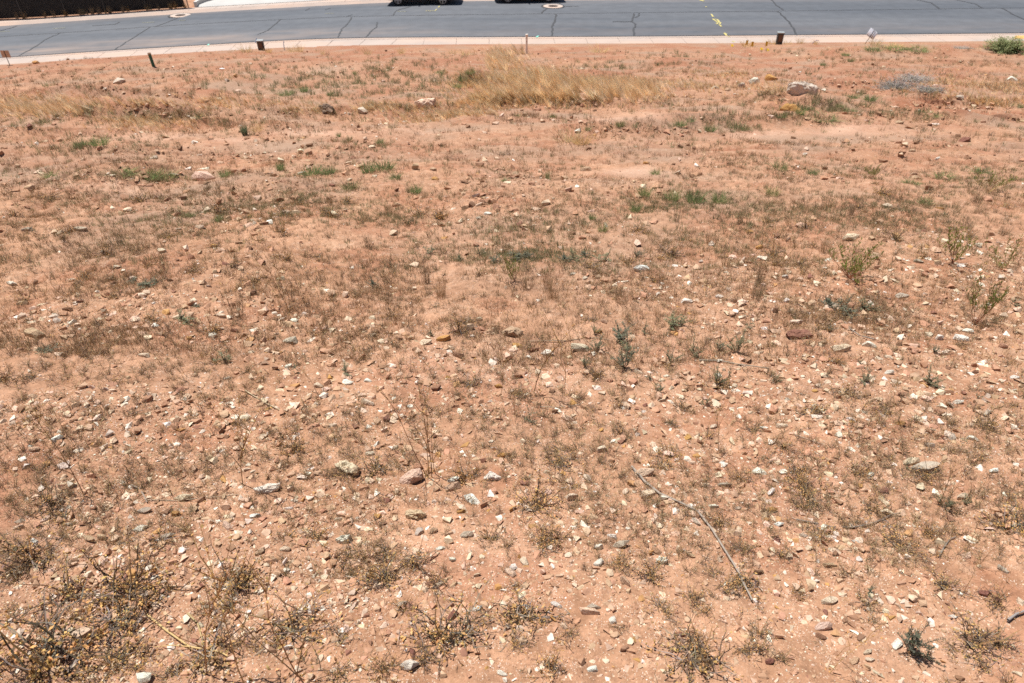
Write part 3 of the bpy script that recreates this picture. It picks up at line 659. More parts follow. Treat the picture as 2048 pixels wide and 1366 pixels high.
def pedestal(px, py, pytop, label, rz):
    p, k = gpt(px, py); h = solve_h(p, pytop) 
    e = empty('utility_box', p - np.array([0, 0, .04])); e.rotation_euler = (0, 0, rz); tag(e, label, 'utility box', 'utility boxes along the sidewalk')
    bm = bmesh.new(); box_bm(bm, (-.135, -.11, 0), (.135, .11, h)); bm_obj('cabinet', bm, M_BOXD, e, .008)
    bm = bmesh.new(); box_bm(bm, (-.155, -.13, h + .001), (.155, .13, h + .05)); bm_obj('lid', bm, M_STEEL, e, .012)
    bm = bmesh.new(); box_bm(bm, (-.09, -.122, h * .35), (.09, -.1105, h * .9)); bm_obj('access_door', bm, M_WOOD, e, .003)
pedestal(524, 102.5, 80.5, 'dark utility box with pale lid in dry grass, blue strip beside it', .12)
pedestal(1557, 88.5, 64.5, 'dark utility box with pale lid near the yellow flags', -.1)
# blue plastic strips
for (pts, m, lab, r) in [([(508.5,97),(509.5,90),(512,82),(513,76.5)], M_BLUE, 'upright blue plastic strip close beside the left utility box', .022), ([(569,99),(568,93),(567,87),(568,82)], M_BLUE, 'thin upright blue plastic strip right of the left utility box', .02), ([(1623,88),(1629,83),(1633,80.5),(1637,81.5)], M_VIOL, 'bent violet plastic tube sticking out beside the sidewalk', .018)]:
    p, k = gpt(*pts[0]); g = G()
    q = [(0, 0, -.05)]
    for (ax, ay) in pts[1:]:
        hh = solve_h(p, ay); _, _, dd = proj(np.array([p[0], p[1], p[2] + hh])); vx = CX + F * p[0] / dd
        q.append(((ax - vx) / F * dd, 0, hh))
    g.tube(q, r, r * .8, (1, 1, 1), 6); o = link('plastic_tube', g.mesh('plastic_tube', m, True)); o.location = p; tag(o, lab, 'plastic tube')
for m_ in (M_SIGNW, M_SIGNB):
    nt_ = m_.node_tree; pb = nt_.nodes['Principled BSDF']; tr = nt_.nodes.new('ShaderNodeBsdfTranslucent'); nt_.links.new(pb.inputs['Base Color'].links[0].from_socket, tr.inputs['Color']); ms_ = nt_.nodes.new('ShaderNodeMixShader'); ms_.inputs[0].default_value = .7
    nt_.links.new(pb.outputs[0], ms_.inputs[1]); nt_.links.new(tr.outputs[0], ms_.inputs[2]); nt_.links.new(ms_.outputs[0], nt_.nodes['Material Output'].inputs['Surface'])
# signs seen from behind
p, k = gpt(21.5, 134); h = solve_h(p, 101)
e = empty('yard_sign', p); tag(e, 'small faded brown sign board on a black iron stake, far left', 'sign')
g = G(); g.tube([(0, -.012, -.05), (0, -.012, h)], .014, .014, (1, 1, 1), 6); g.tube([(-.13, -.012, .02), (.13, -.012, .02)], .012, .012, (1, 1, 1), 6); link('stake', g.mesh('stake', M_IRON), e)
bm = bmesh.new(); box_bm(bm, (-.19, .004, h - .30), (.19, .012, h)); bm_obj('board', bm, M_SIGNB, e, .002)
p, k = gpt(1730, 87.5); h = solve_h(p, 60)
e = empty('yard_sign', p); tag(e, 'leaning white sign with dark stripes on a wooden stake by the sidewalk', 'sign'); e.rotation_euler = (R_(4), R_(22), 0)
g = G(); g.tube([(0, 0, -.05), (0, 0, h * 1.02)], .016, .013, (1, 1, 1), 5); link('stake', g.mesh('stake', M_WOOD), e)
rows = [[(x, .02 + .04 * math.sin(x * 8 + 1), z + x * -.15) for x in np.linspace(-.24, .24, 9)] for z in (h * .52, h * .75, h * 1.08)]
brd = link('board', strip('board', rows, M_SIGNW, None, True), e); so = brd.modifiers.new('thick', 'SOLIDIFY'); so.thickness = .008
for x0, w in ((.0, .035), (.1, .02)):
    rows = [[(x, .02 + .04 * math.sin(x * 8 + 1) - .012, z + x * -.15) for x in (x0, x0 + w * .5, x0 + w)] for z in (h * .54, h * .75, h * 1.06)]
    st_ = link('stripe', strip('stripe', rows, M_NAVY), brd)
# little yellow marker flags
for i, (fx, fy, up, lab) in enumerate([(1490,94,1,'standing yellow marker flag, leftmost of the three upright ones'),(1501,97,1,'standing yellow marker flag, second of the three upright ones'),(1529.5,95.5,1,'standing yellow marker flag, closest to the right utility box'),(1464,93.5,0,'yellow marker flag fallen beside the painted arrow'),(1523,99.5,0,'fallen yellow marker flag below the upright ones'),(1536,100,0,'fallen yellow marker flag nearest the right utility box')]):
    p, k = gpt(fx, fy); e = empty('marker_flag', p); tag(e, lab, 'marker flag', 'yellow marker flags by the sidewalk')
    g = G(); hh = .30 if up else .06
    g.tube([(0, 0, -.03), (.01, 0, hh * .6), (.0, 0, hh)], .004, .004, (1, 1, 1), 4); link('wire', g.mesh('wire', M_WIREF), e)
    rows = [[(x, .02 * math.sin(x * 40 + z * 20), z) for x in np.linspace(0, .10, 6)] for z in np.linspace(hh - .19 if up else .02, hh if up else .13, 4)]
    fl = link('flag', strip('flag', rows, M_FLAG, None, True), e)
    if not up: fl.rotation_euler = (R_(-50), 0, .4)
# yellow tactile pad and small paint marks on the walk
P4 = [hit_road(*q) for q in ((2027,80.8),(2120,80.0),(2120,74),(2029,74.6))]
bm = bmesh.new(); v = [bm.verts.new((q[0], q[1], RZ(q[0]) + WALKH + .012)) for q in P4]; w = [bm.verts.new((q[0], q[1], RZ(q[0]) + WALKH - .03)) for q in P4]; bm.faces.new(v)
for i in range(4): bm.faces.new((v[i], w[i], w[(i + 1) % 4], v[(i + 1) % 4]))
c0 = np.mean(P4, 0)
for a in np.linspace(.08, .92, 20):
    for b_ in np.linspace(.1, .9, 7):
        q = (P4[0] * (1 - a) + P4[1] * a) * (1 - b_) + (P4[3] * (1 - a) + P4[2] * a) * b_
        bmesh.ops.create_cone(bm, cap_ends=True, segments=6, radius1=.014, radius2=.01, depth=.006, matrix=Matrix.Translation((q[0], q[1], RZ(q[0]) + WALKH + .0145)))
tag(bm_obj('tactile_paving', bm, simple('tactile_yellow', (.62, .36, .11), .7, .1, 6)), 'yellow tactile paving at the right end of the sidewalk', 'tactile paving')
for c, m in [([(416,93.5),(419,91)], M_TURQ), ([(1073,77.5),(1076.5,74.5)], M_TURQ), ([(1456.8,75.5),(1458.4,76.4)], M_YEL), ([(1463,85.6),(1467,86.2),(1470,86.4)], M_YEL)]:
    rr = ribbon_px(c, .09, 0, 0, 3); rr[..., 2] = RZ(rr[..., 0]) + WALKH + .006
    walk = [o for o in bpy.data.objects if o.name.startswith('sidewalk')][0]
    link('utility_paint', strip('utility_paint', rr, m), walk)
print('street', time.time() - T0)

# ------------------------------------------------------------------ labels: landmarks and relations
LM = []          # (px, py, phrase)
WEAK = []; PEND = []        # small things waiting for a label that names their neighbours
def lm(px, py, ph): LM.append((px, py, ph))
def pend(o, px, py, adj, kind, cat, group): PEND.append((o, px, py, adj, kind)); tag(o, None, cat, group)
ORD = ['nearest', 'second', 'third', 'fourth', 'fifth', 'sixth', 'seventh', 'eighth', 'ninth', 'tenth', 'eleventh', 'twelfth'] + ['%dth' % i for i in range(13, 99)]
def finish_labels():
    L = np.array([(a, b * 1.5) for a, b, _ in LM]); buckets = {}
    for o, px, py, adj, kind in PEND:
        d = np.hypot(L[:, 0] - px, L[:, 1] - py * 1.5); j = int(d.argmin())
        dx, dy = px - LM[j][0], (py - LM[j][1]) * 1.5; a = math.degrees(math.atan2(dy, dx)) % 360
        w = ['right of', 'to the right before', 'in front of', 'to the left before', 'left of', 'behind to the left of', 'behind', 'behind to the right of'][int(((a + 22.5) % 360) // 45)]
        buckets.setdefault((adj, kind, j, w), []).append((float(d[j]), o))
    for o, px, py in WEAK:
        d = np.hypot(L[:, 0] - px, L[:, 1] - py * 1.5); j = int(d.argmin())
        dx, dy = px - LM[j][0], (py - LM[j][1]) * 1.5; a = math.degrees(math.atan2(dy, dx)) % 360
        w = ['right of', 'in front of', 'in front of', 'in front of', 'left of', 'behind', 'behind', 'behind'][int(((a + 22.5) % 360) // 45)]
        t = o['label'] + ' ' + w + ' ' + LM[j][2]
        if len(t.split()) <= 16: o['label'] = t
    for (adj, kind, j, w), it in buckets.items():
        it.sort(key=lambda t: t[0])
        for n, (_, o) in enumerate(it):
            o['label'] = f"{adj} {kind} {w} {LM[j][2]}" if len(it) == 1 else f"{adj} {kind}, {'nearest' if n == 0 else ORD[n] + ' away'} {w} {LM[j][2]}"

# ------------------------------------------------------------------ stones
def hull(n, flat=.6, seed=0):
    r = random.Random(seed); bm = bmesh.new()
    for _ in range(n):
        v = Vector((r.gauss(0, 1), r.gauss(0, 1), r.gauss(0, 1))).normalized() * r.uniform(.8, 1.05)
        v.x = max(-.78, min(.82, v.x)); v.z = max(-.7, min(.72, v.z))
        bm.verts.new((v.x * .55, v.y * .42 * r.uniform(.9, 1.1), v.z * .42 * flat))
    res = bmesh.ops.convex_hull(bm, input=bm.verts[:])
    bmesh.ops.delete(bm, geom=[g for g in res['geom_interior'] if isinstance(g, bmesh.types.BMVert)], context='VERTS')
    bmesh.ops.triangulate(bm, faces=bm.faces[:]); bm.verts.index_update()
    return bm
def hull_arr(*a):
    bm = hull(*a); bm.verts.ensure_lookup_table(); v = np.array([q.co[:] for q in bm.verts], np.float32); f = np.array([[q.index for q in t.verts] for t in bm.faces], np.int32); bm.free(); return v, f
SC = {'white': (.76, .69, .59), 'cream': (.62, .50, .36), 'pale pink': (.62, .44, .33), 'tan': (.46, .31, .20), 'ochre': (.44, .24, .085), 'grey': (.46, .38, .30), 'brown': (.21, .115, .07), 'dark red': (.22, .10, .07), 'earthy': (.43, .24, .15)}
SN = list(SC)
def scol(n): return np.array(jit(SC[n], .12))
# gravel: one uncountable sheet of chips
def wdens(px, py, L):
    r = np.zeros(np.shape(px))
    for cx, cy, rx, ry, a in L: r = np.maximum(r, a * np.exp(-((px - cx) / rx) ** 2 - ((py - cy) / ry) ** 2))
    return r
def gravel():
    var = []
    for s in range(14): v, f = hull_arr(random.Random(s).choice([7, 8, 10, 12]), random.Random(s + 90).uniform(.5, 1.0), s); var.append((v, f, np.ones((len(v), 3), np.float32)))
    n = 480000
    px = RNG.uniform(-380, 2430, n); py = 100 + (1470 - 100) * RNG.uniform(0, 1, n) ** .8
    top = np.interp(px, [p[0] for p in LB], [p[1] for p in LB]); ok = py > top + 2; px, py = px[ok], py[ok]
    P = ground(px, py); d = proj(P)[2]
    cl = fbm(P[:, 0] * .8, P[:, 1] * .8, 31) + .35 * fbm(P[:, 0] * 5, P[:, 1] * 5, 33)
    keep = RNG.uniform(0, 1, len(px)) < np.clip(.30 + 1.5 * cl, .06, 1) * np.where(py < 330, .6, 1) * np.clip(1.25 - (py - 800) / 700, .5, 1) * (1 - .85 * wdens(px, py, BARE))
    # stony strips
    for cx, cy, rx, ry in [(1070,206,130,9),(250,362,130,14),(1590,195,70,10),(1480,178,60,9),(330,228,90,6),(620,222,120,5),(800,217,100,5),(1900,215,130,14),(1560,560,420,50),(1750,640,350,60),(350,640,330,50),(300,850,330,70),(330,1000,280,60),(1300,258,140,8),(1600,760,300,60)]:
        keep |= (((px - cx) / rx) ** 2 + ((py - cy) / ry) ** 2 < 1) & (RNG.uniform(0, 1, len(px)) < .8)
    near = np.array([(a, b - .35 * h_, w_ * .75, h_ * .9) for (a, b, w_, h_, *_r) in R1])
    for a, b, rx, ry in near: keep &= ((px - a) / rx) ** 2 + ((py - b) / ry) ** 2 > 1
    P, d, px, py = P[keep], d[keep], px[keep], py[keep]; n = len(P)
    pixsz = 1.35 + .45 * (py / 900) + .7 * np.clip((420 - py) / 200, 0, 1)                       # smallest chip worth modelling at that distance, photo pixels
    s = d / F * pixsz * RNG.pareto(1.45, n) * .75 + d / F * pixsz * .7
    s = np.clip(s, .0045, np.minimum(.13, d / F * 20))
    w = np.array([.085, .14, .11, .20, .02, .02, .06, .01, .355]); ci = RNG.choice(len(SN), n, p=w / w.sum())
    darker = (py < 420) & (RNG.uniform(0, 1, n) < .5); ci = np.where(darker, np.where(RNG.uniform(0, 1, n) < .45, SN.index('brown'), SN.index('earthy')), ci)
    base = np.array([SC[k] for k in SN])[ci] * RNG.uniform(.85, 1.15, (n, 1)) * RNG.uniform(.96, 1.04, (n, 3))
    dusty = np.clip(RNG.normal(.22, .22, (n, 1)), 0, .8); base = base * (1 - dusty) + np.array([.45, .265, .165]) * dusty
    S = np.stack([s * RNG.uniform(.8, 1.35, n), s * RNG.uniform(.8, 1.3, n), s * RNG.uniform(.9, 1.6, n)], -1)
    P[:, 2] += S[:, 2] * RNG.uniform(-.12, .16, n)
    V, Fc, C = merge(var, RNG.integers(0, len(var), n), P, RNG.uniform(0, 6.28, n), S, None, base)
    tag(link('gravel', mesh_np('gravel', V, Fc, C, [M_GRAVEL])), 'scattered pale and reddish stone chips over the whole lot', None, None, 'stuff')
    print('gravel', n, len(Fc))
def rough_rock(seed, flat, n=22, sub=2, amp=.06, pits=0.0):
    bm = hull(n, flat, seed)
    bmesh.ops.subdivide_edges(bm, edges=bm.edges[:], cuts=1, use_grid_fill=False, smooth=0)
    bmesh.ops.triangulate(bm, faces=bm.faces[:])
    for _ in range(sub - 1):
        bmesh.ops.subdivide_edges(bm, edges=bm.edges[:], cuts=1, smooth=.05); bmesh.ops.triangulate(bm, faces=bm.faces[:])
    V = np.array([v.co[:] for v in bm.verts])
    o = seed * 7.7
    nn = fbm(V[:, 0] * 5 + o, V[:, 1] * 5 + V[:, 2] * 4, seed, 4) * amp + pits * np.minimum(0, fbm(V[:, 0] * 14 + V[:, 2] * 9, V[:, 1] * 14 + o, seed + 3, 2))
    for v, k in zip(bm.verts, nn): v.co += v.co.normalized() * k
    me = bpy.data.meshes.new('stone'); bm.to_mesh(me); bm.free(); me.materials.append(M_ROCK)
    return me
ROCKV = [rough_rock(s, f, 20, 1, .05) for s, f in ((1, 1.0), (2, .75), (3, .55), (4, .9), (5, .45), (6, .7), (7, 1.1), (8, .35), (9, .6), (10, .8))]
ROCKF = [1.0, .75, .55, .9, .45, .7, 1.1, .35, .6, .8]
def stone(px, py, w, hpx, colname, mesh=None, rz=None, col=None, sink=.3, tilt=.2, name='stone', flat=False):
    """a stone whose foot stands at this photo point, width and height given in photo pixels"""
    p, k = gpt(px, py)
    W = w * k; Hh = hpx * k
    o = link(name, mesh or random.choice(ROCKV))
    dims = np.array([v.co[:] for v in o.data.vertices]); ex = dims.max(0) - dims.min(0)
    ele = math.atan2(CAMZ - p[2], p[1]); se, ce = math.sin(ele), math.cos(ele); depth = .55 * W
    hz = (Hh - depth * se) / ce
    if flat or hz < .4 * W: hz = (.2 if flat else .42) * W; depth = min(1.6 * W, max(.4 * W, (Hh - .7 * hz * ce) / se))
    elif hz > .75 * W: hz = .75 * W; depth = min(1.5 * W, max(.5 * W, (Hh - hz * ce) / se)); hz = min(1.2 * W, max(hz, (Hh - depth * se) / ce))
    rz = random.uniform(-.45, .45) if rz is None else rz
    o.scale = (W / ex[0], depth / ex[1], hz * 1.25 / ex[2]); o.rotation_euler = (random.uniform(-tilt, tilt), random.uniform(-tilt, tilt), rz)
    q = ground(np.array([px]), np.array([py - hpx * .3]))[0]
    o.location = (q[0], q[1], float(H(q[0], q[1])) + hz * (.5 - sink))
    o.color = (*(np.minimum(.82, 1.12 * (scol(colname) if col is None else np.array(col)))), 1)
    return o
# the stones one can point at: px, py(foot), w, h, colour, flatness index, label, landmark phrase
R1 = [
 (73,132,14,9,'ochre','orange brown stone beside the sidewalk near the brown sign','the orange stone by the sidewalk'),(137,124,7,5,'brown','small brown stone beside the sidewalk right of the orange one',None),
 (238,166,26,13,'grey','rounded grey lump below the green pipe','the grey lump below the green pipe'),(653,222,36,23,'brown','dark brown boulder with ragged crust at the edge of dry grass','the dark ragged boulder'),(725,222,24,13,'grey','grey white boulder right of the dark ragged boulder',None),
 (850,212,46,21,'pale pink','pale pink blocky boulder at the edge of golden grass','the pale pink boulder'),(477,188,13,7,'pale pink','small pale stone standing alone left on the bare bank',None),(766,166,11,5,'pale pink','small pale stone among the green tufts',None),
 (1484,177,16,14,'grey','pale grey stone, left one of a stone cluster','the far stone cluster'),(1508,172,24,18,'white','white angular boulder in the stone cluster',None),(1541,167,26,18,'ochre','ochre boulder at the right of the stone cluster',None),(1531,180,19,11,'tan','tan stone in front of the ochre boulder',None),(1430,181,16,8,'grey','small grey stone left of the stone cluster',None),(1455,184,13,7,'tan','small tan stone just left of the stone cluster',None),
 (1603,195,64,16,'grey','large pale rugged conglomerate boulder right of the stone cluster','the large rugged boulder'),(1578,231,46,21,'ochre','ochre brown boulder with shaded side in front of the rugged boulder','the ochre boulder'),(1601,230,10,6,'ochre','small ochre stone touching the ochre boulder',None),
 (1868,178,14,8,'pale pink','pale pink stone in front of the grey dead brush','the grey dead brush'),(1918,200,16,10,'grey','long grey stone on the bank in front of the dead brush',None),(2024,161,20,10,'white','whitish stone in dry grass near the right edge','the whitish edge stone'),
 (1797,253,16,9,'tan','tan flat stone on the pale sand right of the ochre boulder',None),(1859,254,11,8,'brown','small dark brown stone on pale sand','the small dark stone on pale sand'),(1931,281,24,11,'dark red','dark triangular stone by the wheel rut, right','the dark triangular stone'),(1587,276,13,7,'brown','brown stone beside the wheel rut',None),(1577,284,9,5,'brown','small brown stone in the wheel rut',None),
 (1173,338,24,14,'tan','round tan stone on a bare sandy patch','the round tan stone on bare sand'),(1292,330,13,8,'ochre','small orange stone right of the round tan stone',None),(1347,328,9,6,'brown','small dark stone right of the round tan stone',None),(1387,303,8,9,'brown','small upright brown stone above the sandy patch',None),
 (1823,305,14,5,'tan','flat tan stone in front of the dark triangular stone',None),(1876,318,15,6,'white','flat white stone in front of the dark triangular stone',None),(1610,309,12,5,'white','small flat white stone below the wheel rut',None),(1651,337,12,9,'brown','dark brown stone on open ground, right centre','the brown stone right of centre'),(1832,358,18,9,'tan','wedge shaped tan stone with dark underside','the wedge shaped tan stone'),(1826,349,16,9,'tan','tan stone just behind the wedge shaped one',None),
 (793,403,22,10,'tan','dark faced tan stone in grey green weeds, left of centre','the dark faced tan stone'),(870,357,15,8,'ochre','small ochre stone half in weeds',None),(866,343,14,7,'tan','small tan stone behind the ochre one',None),(882,447,15,14,'tan','rounded tan stone casting a dark shadow','the rounded tan stone'),(975,425,16,11,'white','white stone leaning on a brown one','the white leaning stone'),(957,433,14,8,'grey','grey stone just in front of the white one',None),(1145,467,14,10,'brown','small dark brown wedge stone','the dark wedge stone'),
 (405,358,54,13,'pale pink','long flat pinkish slab','the flat pinkish slab'),(346,350,20,7,'grey','flat grey stone left of the pinkish slab',None),(168,480,26,11,'grey','grey stone in the straw at left','the grey stone in the straw'),(62,478,20,14,'grey','pale grey rough stone in the straw, far left',None),
 (78,690,44,15,'tan','long flat tan stone at the left edge','the long flat tan stone'),(580,680,28,18,'grey','grey rounded stone left of centre','the grey rounded stone'),(141,633,22,10,'brown','dark red brown flat stone at left','the dark flat stone at left'),(468,664,17,12,'dark red','dark red stone beside a dark crevice',None),(420,583,12,9,'grey','small grey stone left of the straw stalks',None),(269,571,18,13,'cream','cream lumpy stone near a green sprig','the cream lumpy stone'),(238,549,14,11,'cream','small cream stone at left',None),(211,515,12,6,'white','small white flat stone below the straw',None),(22,568,24,9,'white','flat white stones at the left edge',None),(345,577,12,9,'brown','dark brown small stone, left',None),
 (1286,535,38,16,'white','flat white slab right of centre','the flat white slab'),(1146,543,14,8,'grey','small bluish grey stone',None),(1375,594,26,17,'white','angular white rock with grey shade side','the angular white rock'),
 (1022,662,46,28,'tan','big tan boulder sunk in the ground with dark face','the big sunken tan boulder'),(957,630,17,14,'cream','cream stone left of the sunken boulder',None),(851,685,26,15,'cream','cream stone at left of the ochre stone','the cream stone'),(886,676,30,14,'ochre','flat ochre stone left of the sunken boulder',None),(1095,697,28,17,'white','white ribbed stone with dark grooves','the white ribbed stone'),(1066,690,24,7,'dark red','thin dark purple flat stone beside the ribbed one',None),(1163,692,40,20,'cream','cream boulder right of the white ribbed stone','the cream boulder'),(1058,706,16,12,'white','white flake left of the ribbed stone',None),(1140,700,16,10,'cream','small cream stone in front of the cream boulder',None),(1203,700,14,12,'pale pink','pale narrow stone right of the cream boulder',None),(910,657,18,10,'earthy','reddish stone left of the sunken boulder',None),(750,660,14,12,'brown','dark edged brown stone on bare ground',None),
 (1597,680,52,28,'dark red','large dark maroon rock with pinkish top','the dark maroon rock'),(1683,706,46,32,'cream','wide pale cream flat rock set in the ground','the wide pale flat rock'),(1594,646,28,11,'cream','flat cream stone behind the dark maroon rock',None),(1740,690,28,9,'white','flat whitish stone right of the pale flat rock',None),(1926,675,30,18,'white','white and dark weathered stone at right','the weathered white stone'),(1938,660,22,10,'white','small white stone behind the weathered one',None),(1806,592,26,14,'grey','grey topped stone on gravel at right','the grey topped stone'),(1700,484,36,14,'cream','pale yellow rock behind the yellow green shrub','the pale yellow rock'),(1775,416,20,12,'cream','cream stone behind the pale yellow rock',None),(1882,672,18,16,'white','white shell shaped stone in front of weeds',None),(1800,688,18,11,'brown','dark brown stone with twig',None),(1835,530,20,9,'grey','grey stone far right on gravel',None),(2010,690,18,14,'earthy','reddish stone at the right edge',None),(1735,600,16,7,'tan','tan stone on the gravel bench',None),
 (735,761,18,11,'white','rounded white stone on the left of centre','the rounded white stone'),(735,812,30,14,'cream','flat pale stone below the rounded white one',None),(996,766,18,10,'ochre','dark faced ochre stone',None),(1203,898,22,28,'cream','upright cream stone with a dark shadow','the upright cream stone'),(822,964,50,38,'pale pink','big pinkish tan boulder with shaded right side','the big pinkish boulder'),(906,958,26,16,'white','white crumbly stone right of the big boulder',None),(985,957,38,28,'white','white crumbly rock above the leaf shaped slab','the white crumbly rock'),(945,1003,28,32,'white','bright white leaf shaped slab','the white leaf shaped slab'),(905,976,34,24,'tan','rough grey tan stone between the boulder and the white slab',None),
 (531,979,52,24,'white','long white stone tilted on the slope','the long white stone'),(690,940,64,26,'cream','wide pale rock bedded in the soil','the wide pale bedded rock'),(362,990,40,12,'cream','yellowish flat stone left of the long white stone','the yellowish flat stone'),(1141,1003,28,28,'cream','cream and white blotched stone','the blotched cream stone'),(1297,988,36,22,'cream','blocky cream stone beside the long stick','the blocky cream stone'),(1290,944,44,14,'pale pink','flat pinkish stone under the long stick',None),(828,1030,46,28,'tan','crusty tan rock bedded in the slope','the crusty tan rock'),
 (838,1064,18,26,'grey','upright grey stone with a dark side','the upright grey stone'),(867,1062,17,17,'tan','tan block right of the upright grey stone',None),(686,1080,34,28,'white','white crumbling rock left of the crusty tan rock','the white crumbling rock'),(508,1028,24,11,'white','white wedge stone on the bank','the white wedge stone'),(346,1024,17,16,'ochre','ochre egg shaped stone with a shadow','the ochre egg stone'),(286,1022,26,16,'grey','grey stone pair on the bank',None),(200,1074,20,17,'tan','smooth tan oval pebble on the bank','the smooth tan pebble'),(176,1080,26,15,'tan','long tan pebble beside the smooth one',None),(277,1056,28,18,'white','white crumbly stone on the bank',None),(568,1096,22,11,'cream','smooth cream pebble on bare soil','the cream pebble'),(330,1070,32,12,'grey','grey and pink flat stone',None),(365,1064,24,15,'tan','tan stone right of the grey and pink one',None),
 (1175,1236,46,24,'pale pink','pale pink flat stone in the lower middle','the pale pink flat stone'),(1225,1254,16,20,'white','white almond shaped stone','the white almond stone'),(955,1224,22,14,'white','pale grey wedge stone','the pale wedge stone'),(160,1276,40,36,'pale pink','pinkish stone among dead weeds, lower left','the half buried pinkish stone'),(287,1364,30,32,'white','white ribbed stone at the bottom edge','the white ribbed bottom stone'),(820,1350,40,34,'white','white hooked stone at the bottom','the white hooked stone'),(1185,1347,24,14,'white','white stone near the bottom',None),(1321,1132,26,22,'white','white lump cluster on bare soil','the white lumps'),(1240,1093,42,13,'grey','pale flat flake on bare soil','the pale flat flake'),(1225,1076,20,14,'white','white stone beside the flat flake',None),(1197,1104,18,16,'white','white cut stone left of the flat flake',None),(880,1097,20,14,'white','white faceted stone below the crusty rock',None),(905,1122,14,13,'white','small white rounded stone',None),(1185,1225,30,10,'grey','grey flake behind the pale pink flat stone',None),
 (1521,938,30,20,'white','rough white stone right of the stick','the white rough stone'),(1449,963,32,18,'grey','pale grey ridged stone','the pale ridged stone'),(1427,1012,22,16,'white','white pointed stone touching the long stick',None),(1546,1017,26,15,'ochre','orange tan stone with shadow','the orange tan stone'),(1478,1014,16,11,'cream','small cream round pebble lying below the stick',None),(1780,1020,32,15,'cream','cream wedge stone beside the curved branch','the cream wedge stone'),(1823,923,38,14,'cream','cream flat stone at right','the cream flat stone at right'),(1850,940,60,17,'grey','flat speckled grey rock','the flat speckled rock'),(1770,982,24,16,'dark red','dark red rounded stone on the right slope','the dark red stone'),(1928,990,26,14,'cream','dark sided tan stone',None),(1988,946,24,12,'white','white stone near the right edge',None),(1660,1130,28,16,'tan','tan stone on the right','the tan stone on the right'),(1660,1206,34,20,'cream','yellowish flat stone bedded low right','the yellowish flat stone low right'),(1645,1258,40,16,'pale pink','pale flat flake low on the right',None),(1967,1196,26,16,'dark red','dark red broken stone','the dark red broken stone'),(1992,1208,12,14,'dark red','dark red fragment beside the broken stone',None),(1538,1334,20,18,'dark red','dark red stone near the bottom right','the bottom dark red stone'),(1710,1326,24,17,'tan','tan round stone near the bottom right',None),(1737,1306,24,12,'cream','cream long stone near the bottom right',None),(1742,1320,20,11,'cream','cream stone near the bottom right, lower one',None),(1560,1045,20,12,'white','white stone left of the thorny weed',None),(1720,1120,12,14,'white','pale stone right of the tan stone',None),(1335,745,15,10,'white','white chip by the green sprigs',None),(1430,840,16,9,'cream','small cream chip on the right slope',None),(1566,850,24,13,'cream','yellow cream block stone','the yellow cream block'),(1530,848,18,8,'white','white flat chip left of the yellow block',None),(1800,855,24,18,'ochre','ochre triangular stone at right','the ochre triangular stone'),(1920,800,22,9,'white','pale bar shaped stone','the pale bar shaped stone'),(1780,742,22,10,'white','white stone near the pale flat rock',None),(1005,906,28,10,'ochre','yellow ochre flat stone','the yellow ochre stone'),
]
SPEC = {'large pale rugged': dict(mesh=rough_rock(51, .4, 34, 3, .10, .16), col=(.58, .50, .42)), 'big pinkish': dict(mesh=rough_rock(52, 1.0, 26, 3, .06, .03), col=(.60, .41, .31), sink=.2), 'dark brown boulder': dict(mesh=rough_rock(53, .8, 26, 3, .2, .2), col=(.19, .135, .10)), 'big tan boulder': dict(mesh=rough_rock(54, .9, 26, 3, .08, .08), col=(.42, .29, .19)), 'pale pink blocky': dict(mesh=rough_rock(55, .8, 16, 3, .08, .06)), 'white crumbly rock above the leaf shaped slab': dict(mesh=rough_rock(56, .6, 30, 3, .14, .16)), 'white crumbling': dict(mesh=rough_rock(57, .6, 30, 3, .14, .16)), 'white lump': dict(mesh=rough_rock(58, .6, 30, 3, .2, .2)), 'crusty tan': dict(mesh=rough_rock(59, .5, 30, 3, .14, .16), col=(.56, .43, .28)), 'ochre brown boulder': dict(mesh=rough_rock(60, .8, 24, 3, .08, .06)), 'large dark maroon': dict(mesh=rough_rock(61, .8, 22, 3, .08, .05), col=(.24, .115, .08)), 'wide pale cream': dict(mesh=rough_rock(62, .3, 26, 3, .07, .06), sink=.45), 'wide pale rock bedded': dict(mesh=rough_rock(63, .3, 26, 3, .1, .1), sink=.45), 'bright white leaf': dict(mesh=rough_rock(64, .3, 12, 2, .03), rz=.85, flat=True), 'long white stone': dict(mesh=rough_rock(65, .6, 16, 3, .06, .05), rz=.45), 'pale yellow rock': dict(mesh=rough_rock(66, .6, 24, 3, .06, .05)), 'white ribbed stone with dark grooves': dict(mesh=rough_rock(67, .8, 20, 3, .1, .12))}
HERO = []
for (px, py, w, h, cn, lab, ph) in R1:
    kw = {}
    for k_, v_ in SPEC.items():
        if lab.startswith(k_): kw = v_
    big = w > 30
    o = stone(px, py, w, h, cn, name='boulder' if (w * gpt(px, py)[1] > .25) else 'stone', **kw)
    tag(o, lab, 'boulder' if o.name.startswith('boulder') else 'stone', 'stones lying on the lot'); HERO.append((px, py, w))
    if ph: lm(px, py, ph)
    elif len(lab.split()) < 6: WEAK.append((o, px, py))
